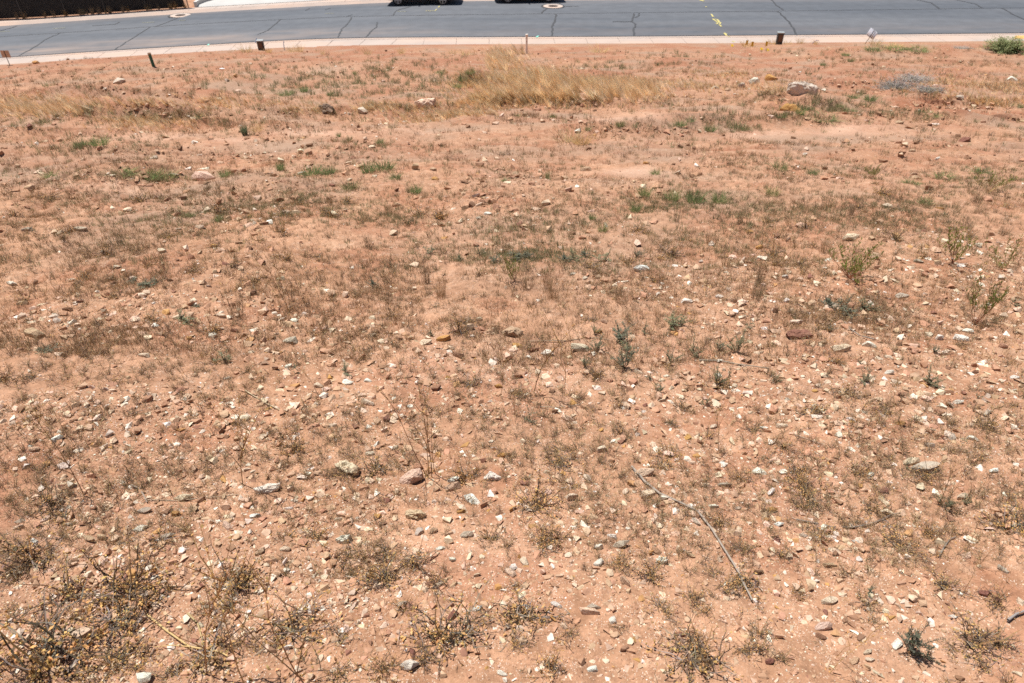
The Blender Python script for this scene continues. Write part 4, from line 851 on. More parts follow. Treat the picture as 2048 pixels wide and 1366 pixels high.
for q in [(1053,90,'the pale pipe post'),(304,120,'the green pipe post'),(521,92,'the left utility box'),(1559,75,'the right utility box'),(1740,75,'the leaning white sign'),(14,120,'the brown sign'),(2010,90,'the green roadside bush'),(490,255,'the cone shaped green bush'),(1700,520,'the yellow green shrub'),(1825,1270,'the dark green sprig'),(260,1160,'the big dead weed'),(1435,740,'the spire shaped green sprig'),(1252,690,'the tall green sprig'),(560,540,'the straw stalks'),(1470,1140,'the long stick end'),(1800,1060,'the thorny golden weed'),(1100,170,'the golden grass stand'),(1140,270,'the straw mound'),(755,330,'the wide green tuft'),(120,205,'the straw patch at left'),(1975,360,'the tall feathery plant'),(980,1120,'the bare cracked patch'),(1650,400,'the spiky brown tuft'),(600,780,'the left bare ground'),(1960,560,'the red stemmed shrub'),(120,880,'the leaning stalks'),(640,1230,'the bottom left weeds'),(1400,1270,'the bottom right weeds'),(1980,1080,'the right edge twig heap'),(860,1250,'the dead weeds at the bottom'),(780,560,'the brown weed row'),(1600,920,'the golden clump')]: lm(*q)
# further single stones
HP = np.array([(a, b) for a, b, _ in HERO], float); cnt = 0; tries = 0
while cnt < 120 and tries < 5000:
    tries += 1
    py = 330 + 1030 * random.random() ** .85; px = random.uniform(10, 2038)
    if np.min(np.hypot(HP[:, 0] - px, (HP[:, 1] - py) * 1.4)) < 26: continue
    w = (10 + 12 * (py / 1366)) * random.uniform(.8, 1.45); h = w * random.uniform(.45, .8)
    cn = random.choices(['white', 'cream', 'pale pink', 'tan', 'ochre', 'grey', 'brown', 'dark red', 'earthy'], [16, 20, 14, 16, 6, 10, 8, 6, 6])[0]
    o = stone(px, py, w, h, cn, rz=random.uniform(-1.2, 1.2)); pend(o, px, py, 'small ' + cn, 'stone', 'stone', 'stones lying on the lot'); HP = np.vstack([HP, (px, py)]); cnt += 1
gravel()
print('stones', len(R1) + cnt, time.time() - T0)

# ------------------------------------------------------------------ plants: shapes
C_TW = (.13, .090, .062); C_TWG = (.27, .215, .175); C_HK = (.52, .31, .125); C_STR = (.50, .33, .16); C_STRL = (.62, .47, .26); C_GRN = (.225, .24, .155); C_GRNB = (.20, .21, .15); C_GOLD = (.62, .42, .19); C_YG = (.19, .22, .05); C_RED = (.26, .10, .055)
def twig(g, p, d, L, r, col, n=4, curl=.35, grav=0.0, out=None):
    pts = [Vector(p)]; d = Vector(d).normalized()
    for i in range(n):
        d = (d + Vector((random.gauss(0, curl), random.gauss(0, curl), random.gauss(0, curl) - grav)) * .5).normalized(); q = pts[-1] + d * (L / n)
        if q.z < .01: q.z = .01 + random.uniform(0, .02); d.z = abs(d.z) * .3
        pts.append(q)
    g.tube(pts, r, r * .35, col); return pts
def dead_weed(seed, dens=1.0, tall=.8, husk=1.0, sticks=2):
    random.seed(seed); s = G(); hk = G()
    for _ in range(int(25 * dens)):
        a = random.uniform(0, 6.283); el = random.uniform(.05, 1.1); L = random.uniform(.25, .55)
        b = (random.gauss(0, .10), random.gauss(0, .10), 0); d = (math.cos(a) * math.cos(el), math.sin(a) * math.cos(el), math.sin(el) * tall)
        c = jit(C_TW if random.random() < .65 else C_TWG, .3); pts = twig(s, b, d, L, .010, c, 4, .5, .1)
        for q in pts[1:]:
            for _ in range(random.choice([0, 0, 1, 1, 2])):
                a2 = random.uniform(0, 6.283); tp = twig(s, q, (math.cos(a2), math.sin(a2), random.uniform(-.2, .8)), L * random.uniform(.2, .45), .0055, jit(c, .2), 2, .6)
                if random.random() < .55 * husk: hk.husk(tp[-1], random.uniform(.006, .013), jit(C_HK, .35))
            if random.random() < .5 * husk:
                for _ in range(random.randint(2, 5)): hk.husk(q + Vector((random.gauss(0, .03), random.gauss(0, .03), random.gauss(0, .015))), random.uniform(.007, .016), jit(C_HK, .35))
    for _ in range(int(60 * husk)):
        r = abs(random.gauss(0, .17)); a = random.uniform(0, 6.283); hk.husk((r * math.cos(a), r * math.sin(a), random.uniform(.0, .05)), random.uniform(.007, .015), jit(C_HK, .4))
    for _ in range(sticks):
        a = random.uniform(0, 6.283); pts = twig(s, (0, 0, 0), (.3 * math.cos(a), .3 * math.sin(a), 1), random.uniform(.5, .95), .010, jit(C_STR, .25), 5, .15)
        for q in pts[2:]: hk.husk(q + Vector((random.gauss(0, .02), random.gauss(0, .02), 0)), .009, jit(C_HK, .3))
    return s, hk
def sprig(seed, stems=6, col=C_GRN, woody=True):
    random.seed(seed); s = G(); l = G()
    for i in range(stems):
        a = random.uniform(0, 6.283); el = random.uniform(.5, 1.4) if i else 1.45; L = random.uniform(.45, .8) if i else 1.0
        d = Vector((math.cos(a) * math.cos(el), math.sin(a) * math.cos(el), math.sin(el)))
        pts = twig(s, (0, 0, 0), d, L, .012, jit((.11, .085, .055), .2), 7, .18)
        for j in range(len(pts) - 1):
            for t in (0.0, .33, .66):
                q = pts[j].lerp(pts[j + 1], t); hfrac = (j + t) / 7
                if hfrac < .15: continue
                for _ in range(3):
                    b = random.uniform(0, 6.283); dd = Vector((math.cos(b), math.sin(b), random.uniform(.3, 1.1)))
                    l.leaf(q, dd, random.uniform(.05, .105) * (1.15 - .4 * hfrac), random.uniform(.012, .022), jit(col, .3))
            if j in (2, 3, 4) and random.random() < .7:
                b = random.uniform(0, 6.283); p2 = twig(s, pts[j], (math.cos(b), math.sin(b), .7), L * .3, .007, jit((.11, .085, .055), .2), 3, .2)
                for q in p2[1:]:
                    for _ in range(7): c = random.uniform(0, 6.283); l.leaf(q, (math.cos(c), math.sin(c), random.uniform(.2, 1)), random.uniform(.06, .11), .019, jit(col, .3))
    return s, l
def stalk(seed, col=C_STR, n=1, side=6, lean=.12, curl=.12, tip=True):
    random.seed(seed); s = G(); hk = G()
    for _ in range(n):
        a = random.uniform(0, 6.283); sp = lean if n == 1 else lean * 2.2
        pts = twig(s, (random.gauss(0, .02) * (n > 1), random.gauss(0, .02) * (n > 1), 0), (math.cos(a) * sp, math.sin(a) * sp, 1), random.uniform(.8, 1.0), .0042, jit(col, .2), 8, curl)
        for _ in range(side):
            k = random.randint(2, 7); b = random.uniform(0, 6.283); tp = twig(s, pts[k], (math.cos(b) * .6, math.sin(b) * .6, 1), random.uniform(.12, .3), .0035, jit(col, .25), 3, .2)
            if tip: hk.husk(tp[-1], .006, jit(C_HK, .3)); hk.husk(tp[-2], .005, jit(C_HK, .3))
        if tip:
            for k in range(5, 9):
                for _ in range(2): hk.husk(pts[k] + Vector((random.gauss(0, .012), random.gauss(0, .012), 0)), .006, jit(C_HK, .3))
        for _ in range(8): hk.husk((random.gauss(0, .07), random.gauss(0, .07), .01), .008, jit(C_HK, .4))
    return s, hk
def shrublet(seed, n=14, red=True):
    random.seed(seed); s = G(); l = G()
    for _ in range(n):
        a = random.uniform(0, 6.283); el = random.uniform(.5, 1.35); d = (math.cos(a) * math.cos(el), math.sin(a) * math.cos(el), math.sin(el)); L = random.uniform(.65, 1.0)
        pts = twig(s, (0, 0, 0), d, L, .0065, jit(C_RED if red else C_STR, .25), 7, .14)
        for k in range(3, 8):
            for _ in range(2):
                b = random.uniform(0, 6.283); tp = twig(s, pts[k], (math.cos(b) * .6, math.sin(b) * .6, 1), random.uniform(.08, .2), .005, jit((.22, .14, .06), .2), 2, .2)
                for q in tp[1:]:
                    for _ in range(2): c = random.uniform(0, 6.283); l.leaf(q, (math.cos(c) * .6, math.sin(c) * .6, 1), random.uniform(.05, .10), .02, jit(C_YG, .3))
    return s, l
def tuft(seed, n=60, col=C_GOLD, col2=None, spread=.35, rad=.22, w=.012, bend=.35):
    random.seed(seed); g = G()
    for _ in range(n):
        a = random.uniform(0, 6.283); r = rad * math.sqrt(random.random()); el = random.gauss(0, spread)
        an = a + random.gauss(0, .6)
        g.blade((r * math.cos(a), r * math.sin(a), 0), (math.cos(an) * abs(el), math.sin(an) * abs(el), 1), random.uniform(.45, 1.0), w * random.uniform(.7, 1.3), jit(col, .3), bend * random.uniform(.2, 1.2), jit(col2 or col, .25))
    return g
def joined(a, b):
    va, fa, ca = a.arr(); vb, fb, cb = b.arr()
    return np.concatenate([va, vb]), np.concatenate([fa, fb + len(va)]), np.concatenate([ca, cb]), np.concatenate([np.zeros(len(fa)), np.ones(len(fb))])
def kind_set(lst, pnames, m0, m1):
    """for each shape: meshes of its two parts, and both joined in one mesh for small copies"""
    out = []
    for a, b in lst:
        v, f, c, mi = joined(a, b)
        out.append(dict(parts=[(pnames[0], a.mesh(pnames[0], m0)), (pnames[1], b.mesh(pnames[1], m1))], one=mesh_np('plant', v, f, c, [m0, m1], False, mi), arr=(v, f, c), h=float(v[:, 2].max()), w=float(np.percentile(np.abs(v[:, :2]), 97) * 2)))
    return out
WEED = kind_set([dead_weed(100 + i, .8 + .12 * (i % 5), [.5, .8, 1.0][i % 3], [1.0, 1.4, .6, 1.2][i % 4], i % 3) for i in range(9)], ('stems', 'seed_husks'), M_TWIG, M_HUSK)  # second part holds the many separate seed husks, here and in the stalks
SPRIG = kind_set([sprig(200 + i, [3, 6, 8, 5, 9, 7][i], [C_GRN, C_GRNB, (.25, .255, .16)][i % 3]) for i in range(6)], ('stems', 'leaves'), M_TWIG, M_LEAF)
STALK = kind_set([stalk(300 + i, [C_STR, (.36, .23, .11), C_STRL, (.30, .18, .09)][i % 4], [1, 1, 2, 3, 1, 2][i % 6], [5, 8, 6, 4, 10, 7][i % 6]) for i in range(8)], ('stems', 'seed_husks'), M_TWIG, M_HUSK)
SHRUB = kind_set([shrublet(400 + i, [16, 11, 9][i], i != 2) for i in range(3)], ('stems', 'leaves'), M_TWIG, M_LEAF)
def gset(lst, mat, nm): return [dict(one=g.mesh(nm, mat), arr=g.arr(), h=float(g.arr()[0][:, 2].max()), w=float(np.percentile(np.abs(g.arr()[0][:, :2]), 97) * 2)) for g in lst]
GOLD = gset([tuft(500 + i, 90, [C_GOLD, C_STRL, (.54, .35, .16)][i % 3], None, .45, .20, .010) for i in range(5)], M_GRASS, 'dry_grass_tuft')
GTUFT = gset([tuft(600 + i, 170, [(.17, .21, .085), (.19, .225, .095), (.21, .22, .10)][i % 3], [(.24, .30, .125), (.22, .28, .12), (.29, .30, .14)][i % 3], .45, .28, .016, .2) for i in range(5)], M_LEAF, 'green_tuft')
BTUFT = gset([tuft(700 + i, 70, [(.28, .19, .12), (.34, .24, .14), (.24, .20, .12)][i % 3], [(.38, .28, .17), (.44, .32, .19), (.30, .26, .16)][i % 3], .35, .25, .012, .15) for i in range(5)], M_TWIG, 'brown_tuft')
random.seed(21)
def place(kindset, name, px, py, hpx=None, wpx=None, i=None, rz=None, lean=(0, 0), parts=None, squash=None):
    """a plant whose foot stands at this photo point, sized by its height or width in photo pixels"""
    p, k = gpt(px, py); d = random.choice(kindset) if i is None else kindset[i % len(kindset)]
    if hpx is not None: s = solve_h(p, py - hpx) / d['h']; sx = s if wpx is None else wpx * k / d['w']
    else: sx = wpx * k / d['w']; s = sx * (squash or 1)
    big = max(hpx or 0, wpx or 0) >= 42 if parts is None else parts
    if big and 'parts' in d:
        o = empty(name, p)
        for nm, me in d['parts']: link(nm, me, o)
    else: o = link(name, d['one']); o.location = p
    o.location.z -= .004; o.scale = (sx, sx, s); o.rotation_euler = (lean[1], lean[0], random.uniform(0, 6.28) if rz is None else rz)
    return o
GR = {'w': 'dried brown weeds on the slope', 's': 'green sprigs on the slope', 'k': 'dry stalks on the slope', 'g': 'dry grass tufts', 't': 'green grass tufts', 'h': 'low leafy shrubs'}
def P_(o, lab, cat, g): tag(o, lab, cat, GR[g])
# ---- green ones that can be pointed at
P_(place(SPRIG, 'green_sprig', 1825, 1300, 66, 62, 4, parts=True), 'dark green branching sprig alone on bare soil, bottom right', 'green sprig', 's')
P_(place(SPRIG, 'green_sprig', 1435, 758, 44, 36, 2, parts=True), 'spire shaped blue green sprig right of centre', 'green sprig', 's')
P_(place(SPRIG, 'green_sprig', 1252, 722, 54, 44, 1, parts=True), 'tall thin green sprig near the cream boulder', 'green sprig', 's')
P_(place(SHRUB, 'leafy_shrub', 1700, 556, 82, 120, 0, parts=True), 'yellow green shrub with reddish forking stems at right', 'shrub', 'h')
P_(place(SHRUB, 'leafy_shrub', 1905, 525, 74, 80, 1, parts=True), 'yellow green shrub with thin brown stems near the right edge', 'shrub', 'h')
P_(place(SHRUB, 'leafy_shrub', 2012, 536, 68, 80, 2, parts=True), 'green tipped shrub at the very right edge', 'shrub', 'h')
P_(place(SHRUB, 'leafy_shrub', 1955, 640, 74, 90, 1, parts=True), 'sparse red stemmed shrub below the green tipped ones', 'shrub', 'h')
P_(place(SHRUB, 'leafy_shrub', 1972, 392, 62, 80, 2, parts=True), 'tall feathery yellow green plant at right', 'shrub', 'h')
P_(place(SHRUB, 'leafy_shrub', 1740, 362, 40, 44, 0, parts=False), 'loose yellow green plant behind the spiky brown tuft', 'shrub', 'h')
P_(place(SHRUB, 'leafy_shrub', 1030, 560, 54, 52, 1, parts=True), 'thin green tipped shrub in front of the bright green patch', 'shrub', 'h')
# cone shaped bush and roadside bush
bush = [tuft(801, 420, (.14, .17, .10), (.20, .235, .14), .30, .16, .010, .1)]
BUSH = gset(bush, M_LEAF, 'green_bush')
P_(place(BUSH, 'green_bush', 490, 270, 30, 17, 0), 'cone shaped blue green bush beside straw on the left bank', 'bush', 't')
def roadside_bush():
    random.seed(5); s = G(); l = G()
    for _ in range(170):
        a = random.uniform(0, 6.283); el = random.uniform(.25, 1.45); d = Vector((math.cos(a) * math.cos(el), math.sin(a) * math.cos(el), math.sin(el))); L = random.uniform(.6, 1.0)
        pts = twig(s, (random.gauss(0, .1), random.gauss(0, .1), 0), d, L, .012, jit((.22, .13, .06), .25), 5, .2, .1)
        for q in pts[2:]:
            for _ in range(11): c = random.uniform(0, 6.283); l.leaf(q + Vector((random.gauss(0, .06), random.gauss(0, .06), random.gauss(0, .05))), (math.cos(c), math.sin(c), random.uniform(.0, 1.2)), random.uniform(.06, .12), .03, jit((.31, .34, .16), .35))
    return s, l
BB = kind_set([roadside_bush()], ('stems', 'leaves'), M_TWIG, M_LEAF)
P_(place(BB, 'green_bush', 2010, 106, 36, 74, 0, parts=True), 'round bright green bush at the right end of the sidewalk', 'bush', 't')
def brush(seed):
    random.seed(seed); s = G()
    for _ in range(220):
        a = random.uniform(0, 6.283); el = random.uniform(.0, 1.2); d = (math.cos(a) * math.cos(el), math.sin(a) * math.cos(el), math.sin(el) * .7)
        pts = twig(s, (random.gauss(0, .2), random.gauss(0, .2), 0), d, random.uniform(.3, .7), .010, jit((.29, .25, .215), .3), 4, .6, .15)
        for q in pts[1:]: b = random.uniform(0, 6.283); twig(s, q, (math.cos(b), math.sin(b), .3), .2, .007, jit((.34, .30, .275), .3), 2, .5)
    return s
BR = gset([brush(1), brush(2)], M_TWIG, 'dead_brush')
for (a, b, w, h, lab) in [(1800,172,80,17,'large grey dead brush heap on the right bank'),(1862,182,62,15,'smaller grey dead brush heap in front and right of the large one'),(1835,160,70,18,'grey dead brush behind the two larger heaps'),(1930,98,40,7,'low grey dead brush beside the sidewalk at right')]:
    o = place(BR, 'dead_brush', a, b, h, w); tag(o, lab, 'dead brush', 'heaps of grey dead brush')
for (a, b, w, h) in [(450,350,26,14),(562,338,22,18),(625,346,50,14),(655,345,34,16),(738,340,42,18),(770,342,46,20),(1095,350,11,17),(678,276,11,11),(760,283,22,8),(200,288,40,14),(160,290,30,12),(245,352,60,9),(330,354,50,12),(300,352,50,10),(100,355,30,10),(790,362,30,14),(1240,250,22,12),(1105,237,16,10),(1035,238,14,10),(1740,200,36,14),(1705,197,26,9),(1680,212,20,9),(1600,228,24,14),(1612,222,28,14),(1560,235,26,10),(1420,260,26,14),(1480,255,40,12),(1360,250,30,12),(1380,245,26,12),(1700,225,36,9),(1650,240,60,9),(1860,232,40,9),(1745,100,40,9),(1790,100,50,9),(1835,103,50,9),(1700,125,14,13),(1645,132,14,9),(1690,112,20,8),(608,185,22,14),(570,190,34,10),(710,150,10,10),(925,165,26,22),(940,150,22,18),(915,180,20,16),(880,150,20,9),(660,190,18,8),(1850,408,34,16),(1860,182,26,9),(2040,215,16,12),(1960,350,40,14),(1890,355,50,10),(1820,372,40,12),(1270,420,26,18),(1345,392,34,22),(1390,400,44,28),(1290,385,30,18),(1440,400,40,16),(1545,385,34,12),(1205,460,24,16),(1185,438,18,14),(440,452,20,22),(380,440,22,12),(1010,365,20,11),(830,378,30,12),(700,375,36,13),(1560,335,36,11),(1625,345,26,9),(1310,345,24,10),(1175,260,16,8)]:
    pend(place(GTUFT, 'green_tuft', a, b, h * (1.25 if a < 800 else 1), w * 1.1), a, b, 'grassy', 'green tuft', 'green tuft', GR['t'])
for (a, b, w, h) in [(300,582,46,34),(270,572,30,22),(95,720,44,28),(450,722,38,30),(690,742,34,28),(375,652,54,38),(1240,668,60,34),(1195,690,44,30),(1345,642,64,28),(1475,698,44,62),(1390,700,36,40),(1550,758,28,26),(1730,764,40,32),(1862,760,46,36),(1322,768,28,24),(1300,748,14,14),(1690,618,50,34),(1730,615,50,30),(1660,606,40,30),(1030,512,40,18),(1055,510,34,16),(990,515,30,16),(1150,512,40,18),(1130,515,30,16),(1170,505,26,14),(1060,830,30,24),(1740,1182,28,24),(1935,1000,24,22),(1895,1004,36,46),(1990,640,20,16),(1440,690,28,26),(1415,790,20,18),(1720,728,24,18),(1652,838,14,18),(1460,742,10,16),(1815,928,20,20),(1660,658,18,16),(1590,635,14,12),(860,660,14,14),(745,562,26,18),(920,510,26,18),(1210,512,40,20),(1255,690,40,36),(1345,712,34,30),(1170,720,28,26),(590,742,26,20),(395,620,20,16),(1275,500,26,16),(860,500,30,18),(960,500,26,18),(1190,660,24,26),(1290,650,24,22),(2030,610,24,20),(1500,650,20,18),(1870,700,22,20),(1960,790,16,14),(1010,1060,10,10)]:
    pend(place(SPRIG, 'green_sprig', a, b, h * .85, w * .9), a, b, 'leafy', 'green sprig', 'green sprig', GR['s'])
# ---- dry stalks: foot, height, label where it stands out
for (a, b, h, i, lab) in [(489,1368,238,0,'tallest dry stalk at the bottom left, middle of three'),(412,1347,210,4,'tall dry stalk rising from the fallen straw, bottom left'),(609,1368,246,1,'tall brown stalk at the bottom, right of the other two'),(596,1362,200,5,'forked dry stalk beside the tall brown one, bottom'),(168,992,185,1,'tall brown stalk beside two others at left'),(150,900,110,2,'pale straw stalk in the left corner of the slope'),(482,958,160,4,'slender brown stalk left of the long white stone'),(480,880,105,2,'pale yellow straw stalk left of centre'),(575,612,118,3,'straw coloured stalks forming a loose bunch'),(558,606,90,2,'pale thin stalks beside the loose straw bunch'),(855,945,190,3,'leaning brown stalk left of the big boulder'),(870,935,130,1,'brown stalk behind the big pinkish boulder'),(1660,1345,100,0,'single yellow stalk at the bottom right'),(1000,780,100,1,'thin brown stalk in front of the white flake'),(1068,770,150,4,'tall thin brown stalk by the white ribbed stone'),(1130,770,95,1,'brown stalk in front of the white ribbed stone'),(1145,690,85,0,'brown stalk at the left of the cream boulder'),(1555,555,110,5,'brown forked stalks left of the yellow green shrub'),(1520,560,90,3,'loose brown stalks left of the forked ones'),(1600,570,90,1,'thin brown stalk between the forked stalks and the shrub'),(1715,985,80,0,'golden stalk at right of the orange tan stone'),(1895,1000,62,1,'golden stalk inside a green sprig at right'),(1440,895,80,4,'dark forked stalk right of the long stick'),(370,750,80,1,'brown stalk left of the bare ground'),(100,640,80,4,'brown stalks above the long flat tan stone'),(70,870,90,0,'dry stalk at the left edge'),(280,1130,80,0,'short stalk on the big dead weed')]:
    P_(place(STALK, 'dry_stalk', a, b, h, None, i, parts=True), lab, 'dry stalk', 'k')
for _ in range(120):
    py = 380 + 960 * random.random() ** 1.1; px = random.uniform(0, 2048)
    if py > 700 and random.random() < .35: continue
    h = (20 + 34 * py / 1366) * random.uniform(.7, 1.6)
    pend(place(STALK, 'dry_stalk', px, py, h, None, None, parts=h > 44), px, py, 'thin', 'dry stalk', 'dry stalk', GR['k'])
# ---- dead weeds
WK = [1, 4, 5, 8, 2, 7]
for i_, (a, b, w, lab) in enumerate([(262,1180,150,'big dead weed with a dark heart, lower left'),(235,1250,150,'dead weed in front of the big dark one, lower left'),(470,1160,100,'dead weed with golden husks right of the big one'),(130,1180,120,'dead twiggy weed left of the big one'),(60,1110,110,'dead twiggy weed at the left edge'),(100,1330,200,'wide dead weed filling the bottom left corner'),(220,1320,120,'dead weed near the bottom left corner, right one'),(590,1260,150,'dead twiggy weed below the golden husk one'),(420,1310,120,'dead weed around the fallen straw'),(770,1160,95,'dead golden brown weed left of the bare patch'),(830,1130,70,'small dead weed beside the bare patch'),(890,1290,140,'dead weed at the bottom centre'),(1075,1010,110,'dead weed with golden husks left of the stick'),(1120,920,90,'grey twiggy dead weed above the golden one'),(1490,1175,74,'golden weed at the lower end of the long stick'),(1800,1085,76,'thorny golden weed at right'),(1565,1105,44,'small dark hearted golden weed'),(1645,1060,56,'golden weed on the curved branch'),(1750,1010,60,'golden brown weed left of the cream wedge stone'),(1345,830,50,'small golden weed right of the green sprigs'),(1625,825,60,'upright golden weed by pale stones'),(1510,850,46,'low golden husk weed beside pale stones'),(1960,920,50,'bushy dead weed above the flat speckled rock'),(2030,1050,90,'twiggy dead heap at the right edge'),(1600,965,80,'grey dead weed right of the stick'),(1390,1330,150,'dead weed at the bottom right of centre'),(1050,1240,110,'dead grey weed at the bottom centre'),(1950,1290,110,'dead fine weed in the bottom right corner'),(1240,800,40,'golden upright weed in the middle'),(940,1000,30,'little dead weed by the white slab')]):
    P_(place(WEED, 'dead_weed', a, b, None, w * (1.2 if b > 1040 else 1.05), WK[i_ % len(WK)], squash=random.uniform(.6, .9), parts=True), lab, 'dead weed', 'w')
WB = [(120,1120,130,90,1.3),(250,1200,120,110,1.0),(90,1320,240,70,1.4),(430,1280,150,80,1.0),(600,1260,150,100,1.0),(790,1150,110,80,.9),(890,1270,160,100,1.0),(1090,1000,120,90,.9),(1250,1240,170,100,.8),(1400,1300,150,80,.9),(1400,1040,130,80,.8),(1330,950,120,60,.8),(1600,950,140,70,.7),(1800,1080,160,80,.5),(1960,1270,150,120,.7),(2030,1030,80,90,.9),(620,900,200,60,.6),(400,900,200,80,.7),(100,950,200,80,.9),(1150,880,150,60,.6),(1850,850,250,90,.45),
      (150,470,240,60,1.2),(640,430,200,40,1.1),(780,560,120,50,1.1),(560,560,140,70,1.0),(1480,540,140,50,.9),(1740,620,180,40,.9),(1600,440,260,50,.9),(900,620,200,50,.7),(300,600,250,80,.7),(1100,560,250,60,.6),(1900,430,160,60,.8),(1050,430,250,40,.7),(400,410,250,40,.9),(1300,470,250,50,.6),(1050,760,250,70,.4),(200,720,250,70,.5)]
cnt = 0
while cnt < 255:
    py = 370 + 1000 * random.random(); px = random.uniform(-10, 2058)
    if random.random() > .3 + .7 * float(wdens(px, py, WB)): continue
    w = (18 + 42 * py / 1366) * random.uniform(.6, 1.5)
    pend(place(WEED, 'dead_weed', px, py, None, w, squash=random.uniform(.6, 1.2), parts=w > 58), px, py, random.choice(['brown']), 'dead weed', 'dead weed', GR['w']); cnt += 1
for _ in range(75):
    py = 375 + 300 * random.random(); px = random.uniform(0, 2048)
    if random.random() > .15 + float(wdens(px, py, WB)): continue
    pend(place(BTUFT, 'brown_tuft', px, py, (16 + 30 * (py - 300) / 400) * random.uniform(.8, 1.6), (16 + 24 * (py - 300) / 400) * random.uniform(.7, 1.3)), px, py, 'wispy', 'brown tuft', 'brown tuft', 'brown grassy tufts on the slope')
# ---- dry grass tufts along the walk and on the bank
for (a, b, w, h, lab) in [(493,106,40,22,'dry grass tuft left of the left utility box'),(537,104,30,12,'dry grass tuft at the foot of the left utility box'),(600,101,22,20,'wispy dry tuft by the sidewalk right of the left utility box'),(585,100,34,12,'low dry grass right of the thin blue strip'),(803,106,24,20,'yellowish dry tuft leaning by the sidewalk'),(735,106,30,15,'dry tuft by the sidewalk, left of the leaning yellowish one'),(645,106,16,12,'small dry tuft on the verge'),(905,108,30,12,'reddish dry tuft left of the golden grass'),(930,110,34,16,'wide reddish dry tuft beside the golden grass'),(1200,104,60,16,'thin dry tuft by the sidewalk, right of the pipe post'),(1495,92,50,13,'dry tuft behind the yellow flags'),(1545,88,40,14,'dry tuft at the foot of the right utility box'),(1575,88,30,10,'low dry tuft right of the right utility box'),(1600,87,26,16,'tall dry tuft right of the right utility box'),(1630,89,20,14,'dry tuft by the violet tube'),(1750,92,40,22,'reddish dry weed behind the leaning sign'),(1790,94,50,12,'dry tuft right of the leaning sign'),(1840,96,50,10,'dry tuft left of the green bush'),(1140,280,80,34,'straw mound lying on the bare ground'),(1165,285,60,26,'right part of the straw mound'),(1660,412,38,34,'spiky brown tuft with a green foot'),(1950,410,30,40,'dry stalky tuft at right'),(560,470,34,44,'dark spiky tuft at left of centre'),(240,500,40,60,'brown upright tuft at left'),(515,262,40,28,'pale straw beside the cone shaped bush'),(1480,440,20,60,'thin straw tuft right of centre')]:
    o = place(GOLD if b < 300 else BTUFT, 'dry_grass_tuft', a, b, h, w); P_(o, lab, 'dry grass', 'g')

# ---- uncountable growth, each one object
def open_ground(px, py):
    r = wdens(px, py, BARE)
    for pts, wd, a in RUTS: r = np.maximum(r, a * np.exp(-(dist_poly(px, py, pts, 3.2) / (wd * .8)) ** 2))
    return 1 - np.clip(r, 0, 1)
def scatter(L, n, ylo, yhi, base=0.0, pw=1.0, xr=(-300, 2350), clump=2.2):
    out = []
    while sum(len(o) for o in out) < n:
        px = RNG.uniform(*xr, 6000); py = ylo + (yhi - ylo) * RNG.uniform(0, 1, 6000) ** pw
        top = np.interp(px, [p[0] for p in LB], [p[1] for p in LB]); k = (RNG.uniform(0, 1, 6000) < (base + wdens(px, py, L)) * open_ground(px, py)) & (py > top + 1.5)
        q = np.stack([px[k], py[k]], -1); P = ground(q[:, 0], q[:, 1]); cl = fbm(P[:, 0] * clump, P[:, 1] * clump, 61, 3); kk = RNG.uniform(-.65, .35, len(q)) < cl
        out.append(np.concatenate([q[kk], P[kk]], 1))
    return np.concatenate(out)[:n]
def sheet(name, label, sets, A, hm, hv, mat, wl=1.0, lean=(0, 0), lv=.1, cm=.2):
    n = len(A); P = A[:, 2:].copy(); P[:, 2] -= .004
    arrs = []
    for s in sets: v, f, c = s['arr'][:3]; arrs.append((v / s['h'], f, c))
    hh = hm(A) * RNG.uniform(1 - hv, 1 + hv, n); S = np.stack([hh * wl, hh * wl, hh], -1)
    ln = np.stack([lean[0] + RNG.normal(0, lv, n), lean[1] + RNG.normal(0, lv, n)], -1)
    cmul = RNG.uniform(1 - cm, 1 + cm, (n, 1)) * np.ones((1, 3))
    V, Fc, C = merge(arrs, RNG.integers(0, len(arrs), n), P, RNG.uniform(0, 6.28, n), S, ln, cmul)
    o = link(name, mesh_np(name, V, Fc, C, [mat])); tag(o, label, None, None, 'stuff'); print(name, n, len(Fc))
